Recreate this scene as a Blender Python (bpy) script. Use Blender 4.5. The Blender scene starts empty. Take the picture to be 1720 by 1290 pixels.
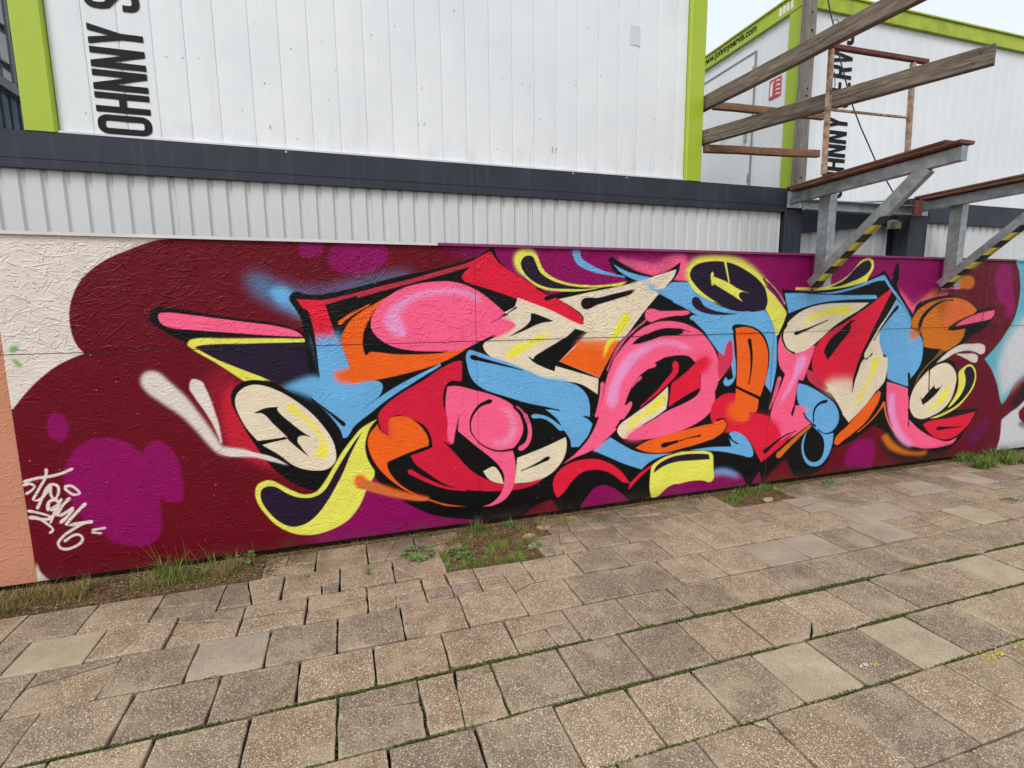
import bpy, math, random
import numpy as np
from mathutils import Vector, Matrix
random.seed(7); RNG = np.random.default_rng(11)
scene = bpy.context.scene
C = scene.collection
# ---------------------------------------------------------------- camera
cam_d = bpy.data.cameras.new('camera'); cam = bpy.data.objects.new('camera', cam_d); C.objects.link(cam)
cam_d.sensor_fit = 'HORIZONTAL'; cam_d.sensor_width = 36.0; cam_d.lens = 18.166
cam_d.clip_start = 0.05; cam_d.clip_end = 600.0
YAW, PITCH, ROLL = 0.30785, 0.14454, -0.01013
cy, sy, cp, sp = math.cos(YAW), math.sin(YAW), math.cos(PITCH), math.sin(PITCH)
F = Vector((sy*cp, cy*cp, -sp)); Rr = Vector((cy, -sy, 0)); U = Rr.cross(F)
cr, sr = math.cos(ROLL), math.sin(ROLL)
RX = Rr*cr + U*sr; UX = -Rr*sr + U*cr
m = Matrix((RX, UX, -F)).transposed().to_4x4(); m.translation = Vector((0, 0, 1.5))
cam.matrix_world = m
scene.camera = cam
# ---------------------------------------------------------------- sky and light: bright even overcast
world = bpy.data.worlds.new('World'); scene.world = world; world.use_nodes = True
nt = world.node_tree; nt.nodes.clear()
sky = nt.nodes.new('ShaderNodeTexSky'); sky.sky_type = 'NISHITA'; sky.sun_disc = False
SUN_EL, SUN_AZ = math.radians(50), math.radians(222)      # azimuth measured clockwise from +Y
sky.sun_elevation = SUN_EL; sky.sun_rotation = SUN_AZ
sky.air_density = 1.0; sky.dust_density = 6.0; sky.ozone_density = 0.6
hs = nt.nodes.new('ShaderNodeHueSaturation'); hs.inputs['Saturation'].default_value = 0.22
mxw = nt.nodes.new('ShaderNodeMix'); mxw.data_type = 'RGBA'; mxw.inputs[0].default_value = 0.72
mxw.inputs[7].default_value = (6.2, 6.85, 7.3, 1)          # the even cloud layer
bg = nt.nodes.new('ShaderNodeBackground'); bg.inputs[1].default_value = 0.12
wo = nt.nodes.new('ShaderNodeOutputWorld')
nt.links.new(sky.outputs[0], hs.inputs['Color']); nt.links.new(hs.outputs[0], mxw.inputs[6])
nt.links.new(mxw.outputs[2], bg.inputs[0]); nt.links.new(bg.outputs[0], wo.inputs[0])
sd = bpy.data.lights.new('sun', 'SUN'); sd.energy = 1.0; sd.angle = math.radians(22); sd.color = (1.0, 0.965, 0.92)
sun = bpy.data.objects.new('sun', sd); C.objects.link(sun)
sun_dir = Vector((math.sin(SUN_AZ)*math.cos(SUN_EL), math.cos(SUN_AZ)*math.cos(SUN_EL), math.sin(SUN_EL)))
sun.rotation_euler = sun_dir.to_track_quat('Z', 'Y').to_euler(); sun.location = (0, -4, 9)
vs = scene.view_settings; vs.view_transform = 'Standard'; vs.look = 'None'; vs.exposure = 0.47; vs.gamma = 1.0
vs.use_curve_mapping = False

# ================================================================ helpers
def lin(c):
    c = np.array(c, float)/255.0
    return np.where(c <= .04045, c/12.92, ((c+.055)/1.055)**2.4)
def L4(r, g, b, k=1.0):
    v = lin((r, g, b))*k; return (float(v[0]), float(v[1]), float(v[2]), 1)
def world_of(p):
    v = Vector((0,0,0))
    while p: v += p.location; p = p.parent
    return v
class MB:
    """collects geometry for ONE mesh"""
    def __init__(s): s.v = []; s.f = []; s.mi = []
    def add(s, verts, faces, mi=0):
        o = len(s.v); s.v += [tuple(p) for p in verts]; s.f += [tuple(i+o for i in f) for f in faces]; s.mi += [mi]*len(faces)
    def box(s, a, b, mi=0, bev=0.0):
        x0, y0, z0 = a; x1, y1, z1 = b
        if bev <= 0:
            s.add([(x0,y0,z0),(x1,y0,z0),(x1,y1,z0),(x0,y1,z0),(x0,y0,z1),(x1,y0,z1),(x1,y1,z1),(x0,y1,z1)],
                  [(0,3,2,1),(4,5,6,7),(0,1,5,4),(1,2,6,5),(2,3,7,6),(3,0,4,7)], mi)
        else:
            s.beam(((x0+x1)/2,(y0+y1)/2,z0), ((x0+x1)/2,(y0+y1)/2,z1), x1-x0, y1-y0, (1,0,0), bev, mi)
    def beam(s, p, q, w, h, side=None, bev=0.003, mi=0):
        """rectangular bar from p to q, chamfered; w along 'side', h across"""
        p = Vector(p); q = Vector(q); d = (q-p).normalized()
        sd_ = Vector(side) if side else d.cross(Vector((0,0,1)))
        if sd_.length < 1e-5: sd_ = Vector((1,0,0))
        sd_ = (sd_ - d*sd_.dot(d)).normalized(); up = sd_.cross(d).normalized()
        b = min(bev, w*.3, h*.3)
        ring = [(-w/2+b,-h/2),(w/2-b,-h/2),(w/2,-h/2+b),(w/2,h/2-b),(w/2-b,h/2),(-w/2+b,h/2),(-w/2,h/2-b),(-w/2,-h/2+b)]
        V = [p+sd_*x+up*y for x, y in ring] + [q+sd_*x+up*y for x, y in ring]
        Fc = [tuple(range(7,-1,-1)), tuple(range(8,16))] + [(i,(i+1)%8,8+(i+1)%8,8+i) for i in range(8)]
        s.add(V, Fc, mi)
    def tube(s, pts, r, n=8, mi=0):
        P = [Vector(p) for p in pts]; rings = []
        for i, p in enumerate(P):
            d = (P[min(i+1,len(P)-1)]-P[max(i-1,0)]).normalized()
            a = d.cross(Vector((0,0,1)));  a = a if a.length > 1e-4 else Vector((1,0,0)); a.normalize(); b = a.cross(d)
            rr = r[i] if isinstance(r, (list, tuple)) else r
            rings.append([p+(a*math.cos(2*math.pi*k/n)+b*math.sin(2*math.pi*k/n))*rr for k in range(n)])
        V = [v for g in rings for v in g]
        Fc = [(i*n+k, i*n+(k+1)%n, (i+1)*n+(k+1)%n, (i+1)*n+k) for i in range(len(P)-1) for k in range(n)]
        Fc += [tuple(range(n-1,-1,-1)), tuple((len(P)-1)*n+k for k in range(n))]
        s.add(V, Fc, mi)
    def mesh(s, name, mats):
        me = bpy.data.meshes.new(name); me.from_pydata([tuple(v) for v in s.v], [], s.f)
        for m_ in (mats if isinstance(mats, (list, tuple)) else [mats]): me.materials.append(m_)
        if any(s.mi): me.polygons.foreach_set('material_index', s.mi)
        me.update(); return me
    def build(s, name, mats, parent=None, loc=None):
        me = s.mesh(name, mats)
        o = bpy.data.objects.new(name, me); C.objects.link(o)
        if parent: o.parent = parent; o.location = -world_of(parent)
        elif loc: o.location = loc
        return o
def tag(o, label=None, cat=None, group=None, kind=None):
    if label: o['label'] = label
    if cat: o['category'] = cat
    if group: o['group'] = group
    if kind: o['kind'] = kind
    return o
def thing(name, label, cat, loc=(0,0,0), group=None):
    o = bpy.data.objects.new(name, None); C.objects.link(o); o.location = loc; o.empty_display_size = .1
    return tag(o, label, cat, group)
def link_child(name, me, parent, loc=(0,0,0), rot=(0,0,0), scale=(1,1,1)):
    o = bpy.data.objects.new(name, me); C.objects.link(o); o.parent = parent
    o.location = Vector(loc)-parent.location; o.rotation_euler = rot; o.scale = scale; return o
# ---- node material helper
class Mat:
    def __init__(s, name, base=(.5,.5,.5,1), rough=.6, metal=0.0, spec=.5):
        s.m = bpy.data.materials.new(name); s.m.use_nodes = True; s.t = s.m.node_tree; s.n = s.t.nodes; s.l = s.t.links
        s.b = s.n['Principled BSDF']; s.b.inputs['Base Color'].default_value = base; s.b.inputs['Roughness'].default_value = rough
        s.b.inputs['Metallic'].default_value = metal; s.b.inputs['Specular IOR Level'].default_value = spec
        g = s.n.new('ShaderNodeNewGeometry'); s.pos = g.outputs['Position']; s.nor = g.outputs['Normal']
    def vmap(s, scale=(1,1,1), src=None, rot=(0,0,0), loc=(0,0,0)):
        mp = s.n.new('ShaderNodeMapping'); mp.inputs['Scale'].default_value = scale; mp.inputs['Rotation'].default_value = rot; mp.inputs['Location'].default_value = loc
        s.l.new(src or s.pos, mp.inputs[0]); return mp.outputs[0]
    def noise(s, scale=5, detail=4, rough=.55, src=None, dist=0.0, out=0):
        n = s.n.new('ShaderNodeTexNoise'); n.inputs['Scale'].default_value = scale; n.inputs['Detail'].default_value = detail
        n.inputs['Roughness'].default_value = rough; n.inputs['Distortion'].default_value = dist
        s.l.new(src or s.pos, n.inputs['Vector']); return n.outputs[out]
    def voro(s, scale=5, src=None, feature='F1', out='Distance', rand=1.0):
        n = s.n.new('ShaderNodeTexVoronoi'); n.feature = feature; n.inputs['Scale'].default_value = scale; n.inputs['Randomness'].default_value = rand
        s.l.new(src or s.pos, n.inputs['Vector']); return n.outputs[out]
    def ramp(s, fac, stops, interp='LINEAR'):
        r = s.n.new('ShaderNodeValToRGB'); r.color_ramp.interpolation = interp
        e = r.color_ramp.elements
        while len(e) < len(stops): e.new(.5)
        for k, (p, c) in enumerate(stops):
            e[k].position = p; e[k].color = c if isinstance(c, tuple) else (c, c, c, 1)
        s.l.new(fac, r.inputs[0]); return r.outputs[0]
    def mix(s, fac, a, b, mode='MIX'):
        x = s.n.new('ShaderNodeMix'); x.data_type = 'RGBA'; x.blend_type = mode
        for sock, v in ((0, fac), (6, a), (7, b)):
            if hasattr(v, 'is_linked') or hasattr(v, 'links'): s.l.new(v, x.inputs[sock])
            else: x.inputs[sock].default_value = v
        return x.outputs[2]
    def math(s, op, a, b=0.0, clamp=False):
        x = s.n.new('ShaderNodeMath'); x.operation = op; x.use_clamp = clamp
        for i, v in enumerate((a, b)):
            if hasattr(v, 'links'): s.l.new(v, x.inputs[i])
            else: x.inputs[i].default_value = v
        return x.outputs[0]
    def sep(s, src=None):
        x = s.n.new('ShaderNodeSeparateXYZ'); s.l.new(src or s.pos, x.inputs[0]); return x.outputs
    def rand(s):
        return s.n.new('ShaderNodeObjectInfo').outputs['Random']
    def color(s, v): s.l.new(v, s.b.inputs['Base Color']); return s
    def roughness(s, v): s.l.new(v, s.b.inputs['Roughness']); return s
    def bump(s, h, strength=.5, dist=.002, prev=None):
        b = s.n.new('ShaderNodeBump'); b.inputs['Strength'].default_value = strength; b.inputs['Distance'].default_value = dist
        s.l.new(h, b.inputs['Height'])
        if prev is not None: s.l.new(prev, b.inputs['Normal'])
        s.l.new(b.outputs[0], s.b.inputs['Normal']); return b.outputs[0]

# ================================================================ the mural: traced outlines in wall millimetres, painted into a bitmap made here
ART = """
C2 1.4 -1800,1938! -828,1974! -837,1909! -974,1892 -1110,1838 -1240,1769 -1347,1667 -1407,1529 -1415,1408 -1396,1321 -1368,1281! -1401,1269 -1500,1218 -1607,1127 -1707,1007 -1713,998! -1920,1002!
C2 3.7 -1713,126! -1703,71 -1664,7! -1733,-2!
T 3.5 6185,1922! 6267,1816 6313,1673 6324,1529 6287,1355 6224,1269 6150,1154 6038,1052 5932,968! 6046,863 6177,677 6250,527 6283,495! 6344,558 6433,706 6573,790! 6885,1011 6677,1966!
C3 41.6 6453,1382! 6323,1267 6217,1122 6157,977 6149,829 6261,563! 6356,637 6573,790! 6925,824! 6818,1317!
C3 4.9 6305,333! 6404,388 6547,459 6629,516! 6967,633! 7138,-156! 6265,13! 6310,115
K2 18.4 6396,479! 6493,593 6573,696! 6786,752! 6838,505! 6609,519! 6506,432!
C4 12.6 6559,265! 6651,312! 6883,295! 6907,182! 6671,215
M 6.2 6552,401! 6623,451! 6853,435! 6895,238! 6660,270! 6576,332
G 31.1 513,1969! 843,1979 1705,2007 3273,2034 5315,1991! 5234,1670 5073,1562 4915,1349 4697,1032 3348,1083 2211,1306 1256,1329 1041,1495 941,1810 721,1863
G 5.0 4577,1948! 5191,1946! 5242,1616 5073,1562 4641,1459!
G 56.2 1005,1946! 1706,1946 2711,1951 4577,1948 5026,1880! 4937,1456 3970,1264 1715,1318 1084,1575
M2 4.5 5192,1935! 6185,1922! 6313,1673 6287,1355 6038,1052 5932,968! 6046,863 6177,677 6281,366 6287,-103! 5669,-193! 4785,363! 5358,1231! 5402,1451 5242,1616!
G 4.8 -1573,923 -1559,955 -1516,963 -1485,916 -1488,850 -1515,807 -1559,817 -1576,863
G 5.6 -1516,677 -1472,747 -1407,798 -1331,809 -1258,790 -1204,756 -1151,699! -1122,743 -1075,771 -1029,741 -985,665 -969,567 -968,457 -989,392 -1040,393 -1087,429! -1094,339 -1100,241 -1132,172 -1195,144 -1282,164 -1356,206 -1389,253 -1465,341 -1523,489 -1537,606
G 4.1 -250,1855 -238,1900 -211,1924 -123,1926 -108,1886 -119,1839 -165,1815 -218,1814
G 4.3 -85,1812 -64,1868 -17,1906 39,1922! 225,1932! 270,1886 273,1838 237,1775 169,1736 83,1721 -17,1734 -70,1766
G 11.2 5933,1765 5956,1838 6032,1875 6130,1852 6184,1767 6225,1607 6271,1519 6279,1431 6224,1369! 6164,1382 6126,1483 6043,1520 5969,1619
G3 23.6 5819,165 5895,264 5996,335 6069,356 6112,326 6073,223 5974,138 5868,95!
G3 20.6 4290,300! 4446,298 4543,277! 4572,177 4567,79 4479,14 4288,35!
G 10.3 4221,126 4271,230 4388,291 4530,297! 4578,226 4580,78 4563,18! 4229,53!
G 3.3 -28,286! 113,423! 393,224! 804,50 933,-22! 802,-25 -7,-21 -155,-11 -263,6!
G 69.5 -293,112! -145,171 6,232 388,98 466,1! 145,-45 -230,-40
M3 5.6 1150,11! 1275,45 1368,111! 1440,9! 1251,-30!
SB 33.2 -530,1715! -456,1706 -375,1661 -247,1625 -141,1625 25,1663 263,1713 410,1734! 408,1695! 22,1616 -161,1588 -295,1560 -342,1514 -424,1561 -512,1625
B 13.5 -420,1625! -367,1643 -308,1625 -301,1597 -322,1551 -349,1542 -398,1570
B 24.7 -312,1569 -254,1522 -223,1447! -257,1466 -341,1523 -382,1560!
R5 30.4 -799,1101 -714,1195! -628,1092 -648,913 -528,701 -340,473 -205,371! -408,481 -632,618 -769,723 -808,889
R6 16.5 -702,1042 -644,1093! -639,949 -586,799 -530,664 -472,545! -600,615 -705,717 -724,883
P2 14.9 1879,1855! 2049,1831! 2201,1824! 2404,1893 2456,1875 2475,1695! 2350,1694! 2401,1827! 2187,1730! 2029,1775 1870,1827!
P 18.9 2028,1812! 2202,1777 2301,1797 2405,1865 2456,1866! 2481,1704! 2361,1699! 2402,1808! 2187,1735 2029,1775!
P2 20.2 4667,1652! 4878,1504! 4973,1526 5139,1630! 5145,1595 4980,1480 4891,1411! 4763,1527
P 15.3 4686,1641! 4885,1469! 4991,1526 5100,1572 5314,1607! 5319,1572 5027,1503 4892,1423! 4780,1527
N 15.3 4960,1515 5019,1561 5095,1607 5205,1648! 5210,1619 5100,1572 4993,1515 4916,1480!
N 7.4 5328,1677! 5331,1713 5464,1743 5583,1762 5650,1733 5659,1679 5621,1643 5550,1643 5332,1654!
P2 21.3 5214,1595! 5351,1589 5527,1571 5681,1498! 5641,1523 5421,1583
C2 7.9 -1118,1124 -1100,1158 -1057,1170 -1020,1150 -985,1108 -911,1017 -851,915 -795,807 -745,702! -696,688 -596,654 -581,628! -733,649 -765,662 -799,702 -854,788 -933,898 -1027,987 -1088,1046 -1114,1088
C2 2.7 -883,1057 -866,1021 -854,994 -839,966 -824,938 -810,909 -797,879 -784,849 -774,819 -765,788 -756,757 -748,725 -745,723 -743,727 -744,760 -746,793 -749,826 -754,861 -761,895 -768,929 -775,963 -783,996 -791,1028 -802,1058 -816,1096 -865,1114
K 1.3 -1043,1470 -1032,1509 -1000,1528 -932,1521 -801,1497 -586,1457 -376,1423 -291,1393 -206,1338! -206,1329! -838,1341 -879,1327! -946,1367 -1003,1412 -1039,1439
P 1.0 -1003,1474 -996,1493 -968,1498 -826,1480 -587,1442 -369,1404 -284,1374 -252,1344! -424,1355 -674,1380 -833,1397 -919,1406 -972,1422 -996,1443
Y 2.2 -873,1311! -863,1336 -838,1346 -677,1344 -426,1338 -211,1331! -210,1307! -341,1306! -842,1299! -720,1219! -510,1116! -282,978! -293,959! -412,1030! -498,1054! -597,1091! -737,1206 -843,1283
D 1.4 -834,1302! -801,1309 -597,1312 -208,1310! -198,1096! -127,974! -202,958! -316,1014! -443,1084 -608,1163 -751,1239
K 2.0 -316,1574 -300,1604 -266,1614 -224,1600 -143,1597 21,1629 312,1703 602,1770 849,1846 950,1908! 963,1891 983,1841 1069,1749 1205,1679 1358,1594! 1548,1623 1743,1644 1901,1666! 1968,1692! 1850,1762 1806,1841! 1834,1862! 1921,1814 2030,1765 2181,1728! 2292,1763 2413,1835! 2396,1756 2351,1699! 2478,1691! 2730,1615! 3202,1568! 3453,1452! 3407,1567! 3382,1639! 3645,1613 3784,1618 4061,1665 4279,1711 4438,1768 4490,1799! 4544,1764! 4595,1698! 4615,1821 4638,1868! 4664,1832 4673,1761 4665,1662 4777,1537 4898,1414! 4913,1467! 4938,1504 5046,1541 5210,1573 5397,1586 5553,1561 5675,1516 5762,1448! 5979,1463! 5998,1406 5944,1326 5871,1259 5714,1200 5624,1140 5468,1048 5348,991! 5491,957 5564,856 5580,711 5521,569 5560,478! 5923,483! 5921,447 5800,299 5678,165 5498,85 5214,77 4969,135 4804,220 4690,343 4527,412! 4444,369 4295,293 4145,252 4076,247 4025,132 3931,49 3825,22 3651,30! 3569,146! 3424,109! 3306,6! 2997,21! 2696,136! 2254,39! 2053,1! 1734,8! 1440,9! 1373,110! 1251,71 1159,10! 1150,-16! 890,11 735,41 518,97 360,186 279,251 189,328 125,425 91,514! -136,331! -259,370 -367,429 -476,541 -576,717 -645,877 -675,980 -664,1033 -630,1071 -542,1084 -451,1083 -338,1022 -276,1037! -233,1127! -249,1365 -260,1455 -289,1516
Y2 16.0 2463,1733 2472,1800 2527,1853 2642,1884 2795,1892 2917,1875 3057,1818 3190,1724! 3221,1648! 3077,1537! 2707,1539! 2538,1627
Y 3.2 2484,1733 2495,1800 2551,1839 2643,1860 2809,1858 2932,1841 3059,1793 3192,1704 3204,1536! 2707,1539! 2526,1627
R 1.4 -277,1569! -207,1567 -127,1564 -72,1573 68,1606 212,1645 359,1680 601,1741! 600,1721! 309,1655 68,1592 -115,1535! -89,1435 -58,1328 -33,1279! -188,1284! -193,1351 -211,1428 -237,1503
B 20.1 -197,1322! -176,1346 -122,1339 -47,1367! -1,1169! 13,1089! -137,1077! -175,1273!
B 1.5 -188,1285! -37,1281! 7,1149! 12,1069! 88,1053! 185,1048! 83,954! -171,970! -195,1031! -174,1079!
R3 1.5 -113,1559! 68,1606 309,1667 601,1743! 600,1721! 309,1655 67,1589 -55,1554 -119,1535!
R3 1.5 76,1599! 332,1668 554,1735 765,1795 878,1833! 820,1783! 598,1718 331,1646 75,1576!
R 1.6 740,1701 754,1733 816,1787! 765,1786! 831,1823 926,1874! 945,1870! 963,1830 1030,1777 1147,1709 1257,1649! 1257,1508! 1067,1584 922,1630 753,1688
R 1.7 887,1841! 936,1872! 957,1847! 1006,1787 1115,1710 1228,1648 1361,1584! 1414,1568! 1534,1496 1602,1440 1618,1395! 1596,1382 1535,1402 1379,1476 1216,1542 1036,1606 757,1679! 757,1713! 812,1794!
B 1.5 -226,973! -204,1021 -173,1088! -55,1048 88,1053 175,1049 201,1029 199,988 175,948 109,901 39,853! 129,910 241,981 364,1046 583,1145! 582,1129! 435,1048 228,925 126,849 15,765 -36,697 -55,694! -67,741 -114,826 -175,905 -218,953
B 14.3 -391,1041! -282,1084 -218,1100 -173,1088 -140,1018! -199,962 -288,997
K 1.1 -251,1488 -236,1447 -226,1416 -217,1386 -210,1353 -206,1330 -200,1296 -195,1262 -191,1228 -187,1195 -184,1161 -180,1127 -176,1093 -174,1091 -173,1094 -174,1128 -176,1162 -177,1196 -179,1230 -180,1264 -183,1299 -185,1334 -187,1358 -192,1393 -198,1426 -206,1458 -217,1500 -239,1512
K 1.2 -232,962 -201,930 -177,907 -152,880 -126,854 -102,827 -78,800 -54,773 -38,773 -38,791 -64,816 -90,841 -117,865 -144,890 -171,914 -196,936 -230,965 -232,965
B 1.2 48,1050! 99,1054 167,1048 201,1023 199,992 154,945 55,861! 38,853!
O 1.5 -35,1328 -19,1366 32,1443 110,1500 178,1538 267,1587 347,1626! 266,1557 186,1509 135,1431 103,1363 95,1265 114,1204 151,1163! 129,1214 130,1232! 164,1235 290,1218 441,1211 585,1213! 583,1145! 386,1097 185,1060 88,1050 11,1044! 11,1139 -9,1209 -36,1308
O 11.7 -89,1114! -60,1127 -3,1140 54,1147! 68,1046! 11,1044 -64,1058 -81,1074
O 1.2 120,1223! 133,1236 227,1221 402,1211 583,1214 771,1251! 829,1281! 666,1185 507,1127 308,1086 134,1063 48,1050! 54,1173!
O 1.2 -29,1413 0,1438 28,1461 56,1478 85,1496 115,1513 146,1531 147,1535 143,1536 111,1521 80,1506 49,1492 19,1476 -12,1455 -43,1432 -46,1415
P 1.2 149,1414 157,1457 189,1509 242,1565 330,1625 436,1660 561,1678 670,1679 780,1652 873,1603 968,1529 1031,1473! 937,1404! 1095,1406! 1099,1395! 1005,1352 867,1290 771,1246! 676,1226 538,1228 403,1238 272,1271 189,1326 153,1379
L 12.2 301,1336 251,1377 228,1430 256,1491 327,1551 434,1603 559,1625 687,1634 798,1612 873,1566! 853,1548 779,1580 686,1603 558,1594 450,1568 370,1525 332,1464 348,1411 367,1348 344,1327
K 1.1 -647,990 -630,1021 -612,1044 -588,1060 -562,1065 -533,1064 -505,1059 -478,1050 -450,1038 -432,1027 -405,1011 -380,994 -355,975 -330,955 -304,934 -279,911 -254,888 -232,863 -211,836 -197,817 -174,815 -173,839 -187,857 -209,885 -234,912 -260,937 -286,960 -313,981 -338,1001 -364,1020 -390,1038 -418,1055 -438,1065 -469,1079 -499,1088 -530,1093 -562,1094 -596,1087 -628,1066 -652,1036 -668,1004 -664,985
C 1.1 -654,959 -644,1006 -607,1046 -551,1065 -491,1056 -415,1021 -331,962 -237,872 -161,766 -119,681 -104,597 -112,546 -157,504 -223,498 -296,514 -358,546 -434,619 -526,692! -387,724! -550,721! -597,791 -633,871
K 1.1 -562,893! -492,919 -418,922! -428,910 -420,890 -350,811 -282,745 -242,714! -292,731 -319,724 -326,699 -306,657 -264,590! -333,660 -375,708 -387,724! -382,729! -456,819 -512,887 -546,892
K 1.1 -551,717! -386,731! -387,716! -530,696!
X 8.7 -374,911 -364,935 -341,938 -300,886 -223,801 -173,706 -150,632 -152,591 -190,580 -236,600! -234,620 -196,647 -201,708 -251,793 -319,863 -362,891
C5 4.2 -755,696! -565,641 -436,579 -387,547! -534,608 -710,655
C2 1.7 -763,684! -696,688 -562,646 -477,613 -391,554! -496,590 -581,625 -733,649
Y 2.1 -587,395 -571,443 -534,464 -490,462 -438,428 -369,379 -307,350 -241,358 -191,409 -128,506 -66,604 -4,681 57,748 158,802! 116,754 89,694 76,632 86,547 127,458! 125,426! 66,326 22,235 -52,148 -152,98 -267,77 -378,99 -475,165 -540,252 -579,333
D 1.2 -559,381 -546,415 -510,428 -466,416 -406,368 -335,333 -252,328 -194,358 -111,484 -48,581 14,669 64,727! 24,658 -19,579 -63,479 -117,380 -179,282 -251,197 -319,154 -394,148 -464,190 -522,265 -553,330
O 7.9 -4,409 12,439 51,437 89,398 177,356 297,298 474,233! 473,216! 326,240 174,292 76,336 37,351 4,371
R2 1.3 168,828 185,858 236,906 339,973 464,1039 591,1116 698,1159 728,1155! 726,1089 722,1020! 641,1024 614,999 597,947 594,862 614,796 615,666! 646,592! 629,588! 577,625! 660,530 746,421 834,344 947,279! 1086,245 1206,255 1328,301! 1303,268 1182,228 1039,216 854,235 698,268 589,315 474,405 392,480 363,537! 448,561! 511,582! 503,654 464,732 373,792! 283,820 231,782 232,687! 188,723 171,776
R2 1.3 346,416 378,395 411,373 445,352 479,334 514,315 549,298 586,284 625,271 664,262 703,254 730,247 736,251 731,258 705,266 666,277 628,288 591,301 557,317 523,336 490,355 457,375 425,397 394,420 362,443 341,438
R2 1.8 874,275! 1006,264 1100,254 1237,258 1334,289! 1259,240 1131,214 996,216 853,231!
O 1.9 94,657 109,708 159,767! 169,735 227,683! 224,741 237,797 272,810 343,805 413,757 463,695 487,633 485,596! 406,576 302,543 209,509! 212,466 264,374 344,299 447,237 585,174 739,134! 585,163 457,224 343,288 234,378 148,484 107,572
O2 3.2 16,418! 94,394 211,326 343,266 468,229! 457,219 311,248 159,300 13,355!
R2 12.4 191,785! 231,782! 232,687! 197,701 179,744
P 1.4 607,850 612,925 624,988! 672,991 823,950 956,904 1069,841 1138,758 1161,665 1137,587 1077,513! 1094,442 1099,349 1074,223 1015,149 933,118 852,117! 921,137 980,188 1010,243! 1011,335 972,409 915,471 815,560 686,682! 700,801! 676,704 651,591! 630,610 615,666 618,752
P 9.9 621,665 649,707! 646,597! 625,621
K 1.3 917,884 876,872 837,852 807,821 784,786 771,745 770,703 775,663 779,660 782,663 779,703 783,741 799,778 821,808 851,834 884,848 926,857 936,874
K 1.4 776,662 799,625 824,589 867,552 904,530 944,512 987,502 1030,502 1076,504 1108,507 1116,517 1105,525 1073,521 1027,518 987,516 947,524 908,540 873,560 830,595 805,628 781,664 777,665
K 1.4 1125,511 1160,553 1182,590 1195,633 1197,677 1190,721 1169,777 1140,818 1122,841 1089,846 1086,814 1106,791 1131,760 1150,713 1158,677 1158,641 1149,605 1133,573 1100,531 1104,510
L2 15.6 929,594! 997,588 1050,629 1068,695 1034,777 978,825! 1046,809 1103,727 1108,647 1066,571 997,549 940,560
P 1.4 1146,498 1185,520 1212,558 1223,601 1224,644 1216,687 1198,732 1185,760 1168,767 1161,751 1174,723 1188,683 1194,644 1192,608 1182,573 1163,548 1126,528 1121,505
P2 1.4 1208,701 1184,752 1146,798 1112,824 1107,824 1107,819 1138,790 1167,746 1184,693 1201,685
C 1.4 860,375! 937,401 982,350 1010,266! 947,285 901,313
C 1.5 1089,260! 1106,386 1112,447! 1313,505 1486,567! 1495,524 1481,431 1421,343 1334,284 1227,260
K 1.4 1344,436 1293,411 1255,394 1216,378 1176,363 1137,349 1136,347 1138,346 1179,356 1221,367 1263,378 1303,392 1357,411 1363,429
B 1.4 1238,731 1287,727 1328,711 1369,684 1404,654 1440,620 1462,620 1461,641 1424,673 1384,705 1339,732 1289,749 1238,752 1227,742
C 1.4 876,1250 888,1276 943,1301 1044,1352 1135,1404! 1113,1415 1102,1442! 1024,1474! 1102,1511! 1125,1574! 1216,1542 1379,1481 1535,1408 1603,1381! 1627,1395 1614,1440 1547,1496 1426,1562! 1668,1611 1918,1656 2151,1714 2297,1755! 2301,1663! 2216,1582! 2119,1479 2042,1388 1966,1297 1876,1230! 1752,992! 1434,1126! 1659,1327! 1554,1352! 1591,1334! 1487,1298 1308,1181 1243,1145! 1191,1174! 1237,1129 1398,1055! 1404,1094! 1550,1048 1746,986! 1741,870! 1601,953 1452,984 1308,1009 1167,1076 1019,1127 908,1196
C 1.5 1617,1594! 1821,1631 2032,1682 2188,1726 2292,1755 2378,1779! 2360,1732 2279,1639! 2186,1617! 2220,1589! 2124,1504 2039,1410 1955,1317 1913,1270! 1621,1278!
K 1.4 1216,1456! 1227,1472! 1308,1444 1391,1410! 1285,1396 1169,1349 1044,1304! 1124,1361 1192,1413
P 13.3 944,1365 1023,1427 1102,1436! 1118,1383 1055,1341 965,1301!
P 1.3 869,1383! 937,1409! 1006,1436! 1095,1404! 1099,1395! 1005,1352 867,1290 771,1246! 726,1330!
C 1.3 1121,1570! 1257,1518! 1257,1465! 1216,1469! 1216,1423 1185,1386 1094,1331 1039,1299! 1109,1378! 1097,1406! 996,1436! 1055,1459 1105,1491
K 1.3 938,1406 983,1428 1017,1445 1050,1465 1084,1485 1118,1505 1120,1512 1113,1513 1080,1492 1046,1471 1013,1451 980,1433 936,1409 936,1406
P 16.5 957,1418 1006,1441 1045,1435 1095,1402! 1015,1370 926,1335!
K 1.8 1601,1551 1619,1567 1730,1572 1856,1600 2035,1634! 2010,1605 1895,1566 1731,1522 1632,1490 1601,1512
K 1.4 1315,1571! 1332,1584 1426,1595 1570,1622! 1546,1611 1426,1582 1355,1557 1326,1555
K 1.4 1554,1354! 1671,1321! 1647,1322! 1549,1240 1434,1126! 1404,1094! 1398,1055! 1308,1092 1237,1145 1243,1162 1308,1203 1427,1266 1487,1298
O 1.5 1434,1126! 1549,1218! 1598,1272! 1914,1264! 1852,1162 1752,994! 1600,1057
O3 18.2 1610,1278 1908,1270! 1876,1219 1549,1218!
C 14.6 1634,1305 1926,1309! 1914,1266! 1598,1270!
X 10.2 1042,1191 1077,1233 1192,1273 1308,1324 1367,1334! 1308,1280 1168,1208 1099,1162 1059,1152!
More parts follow.
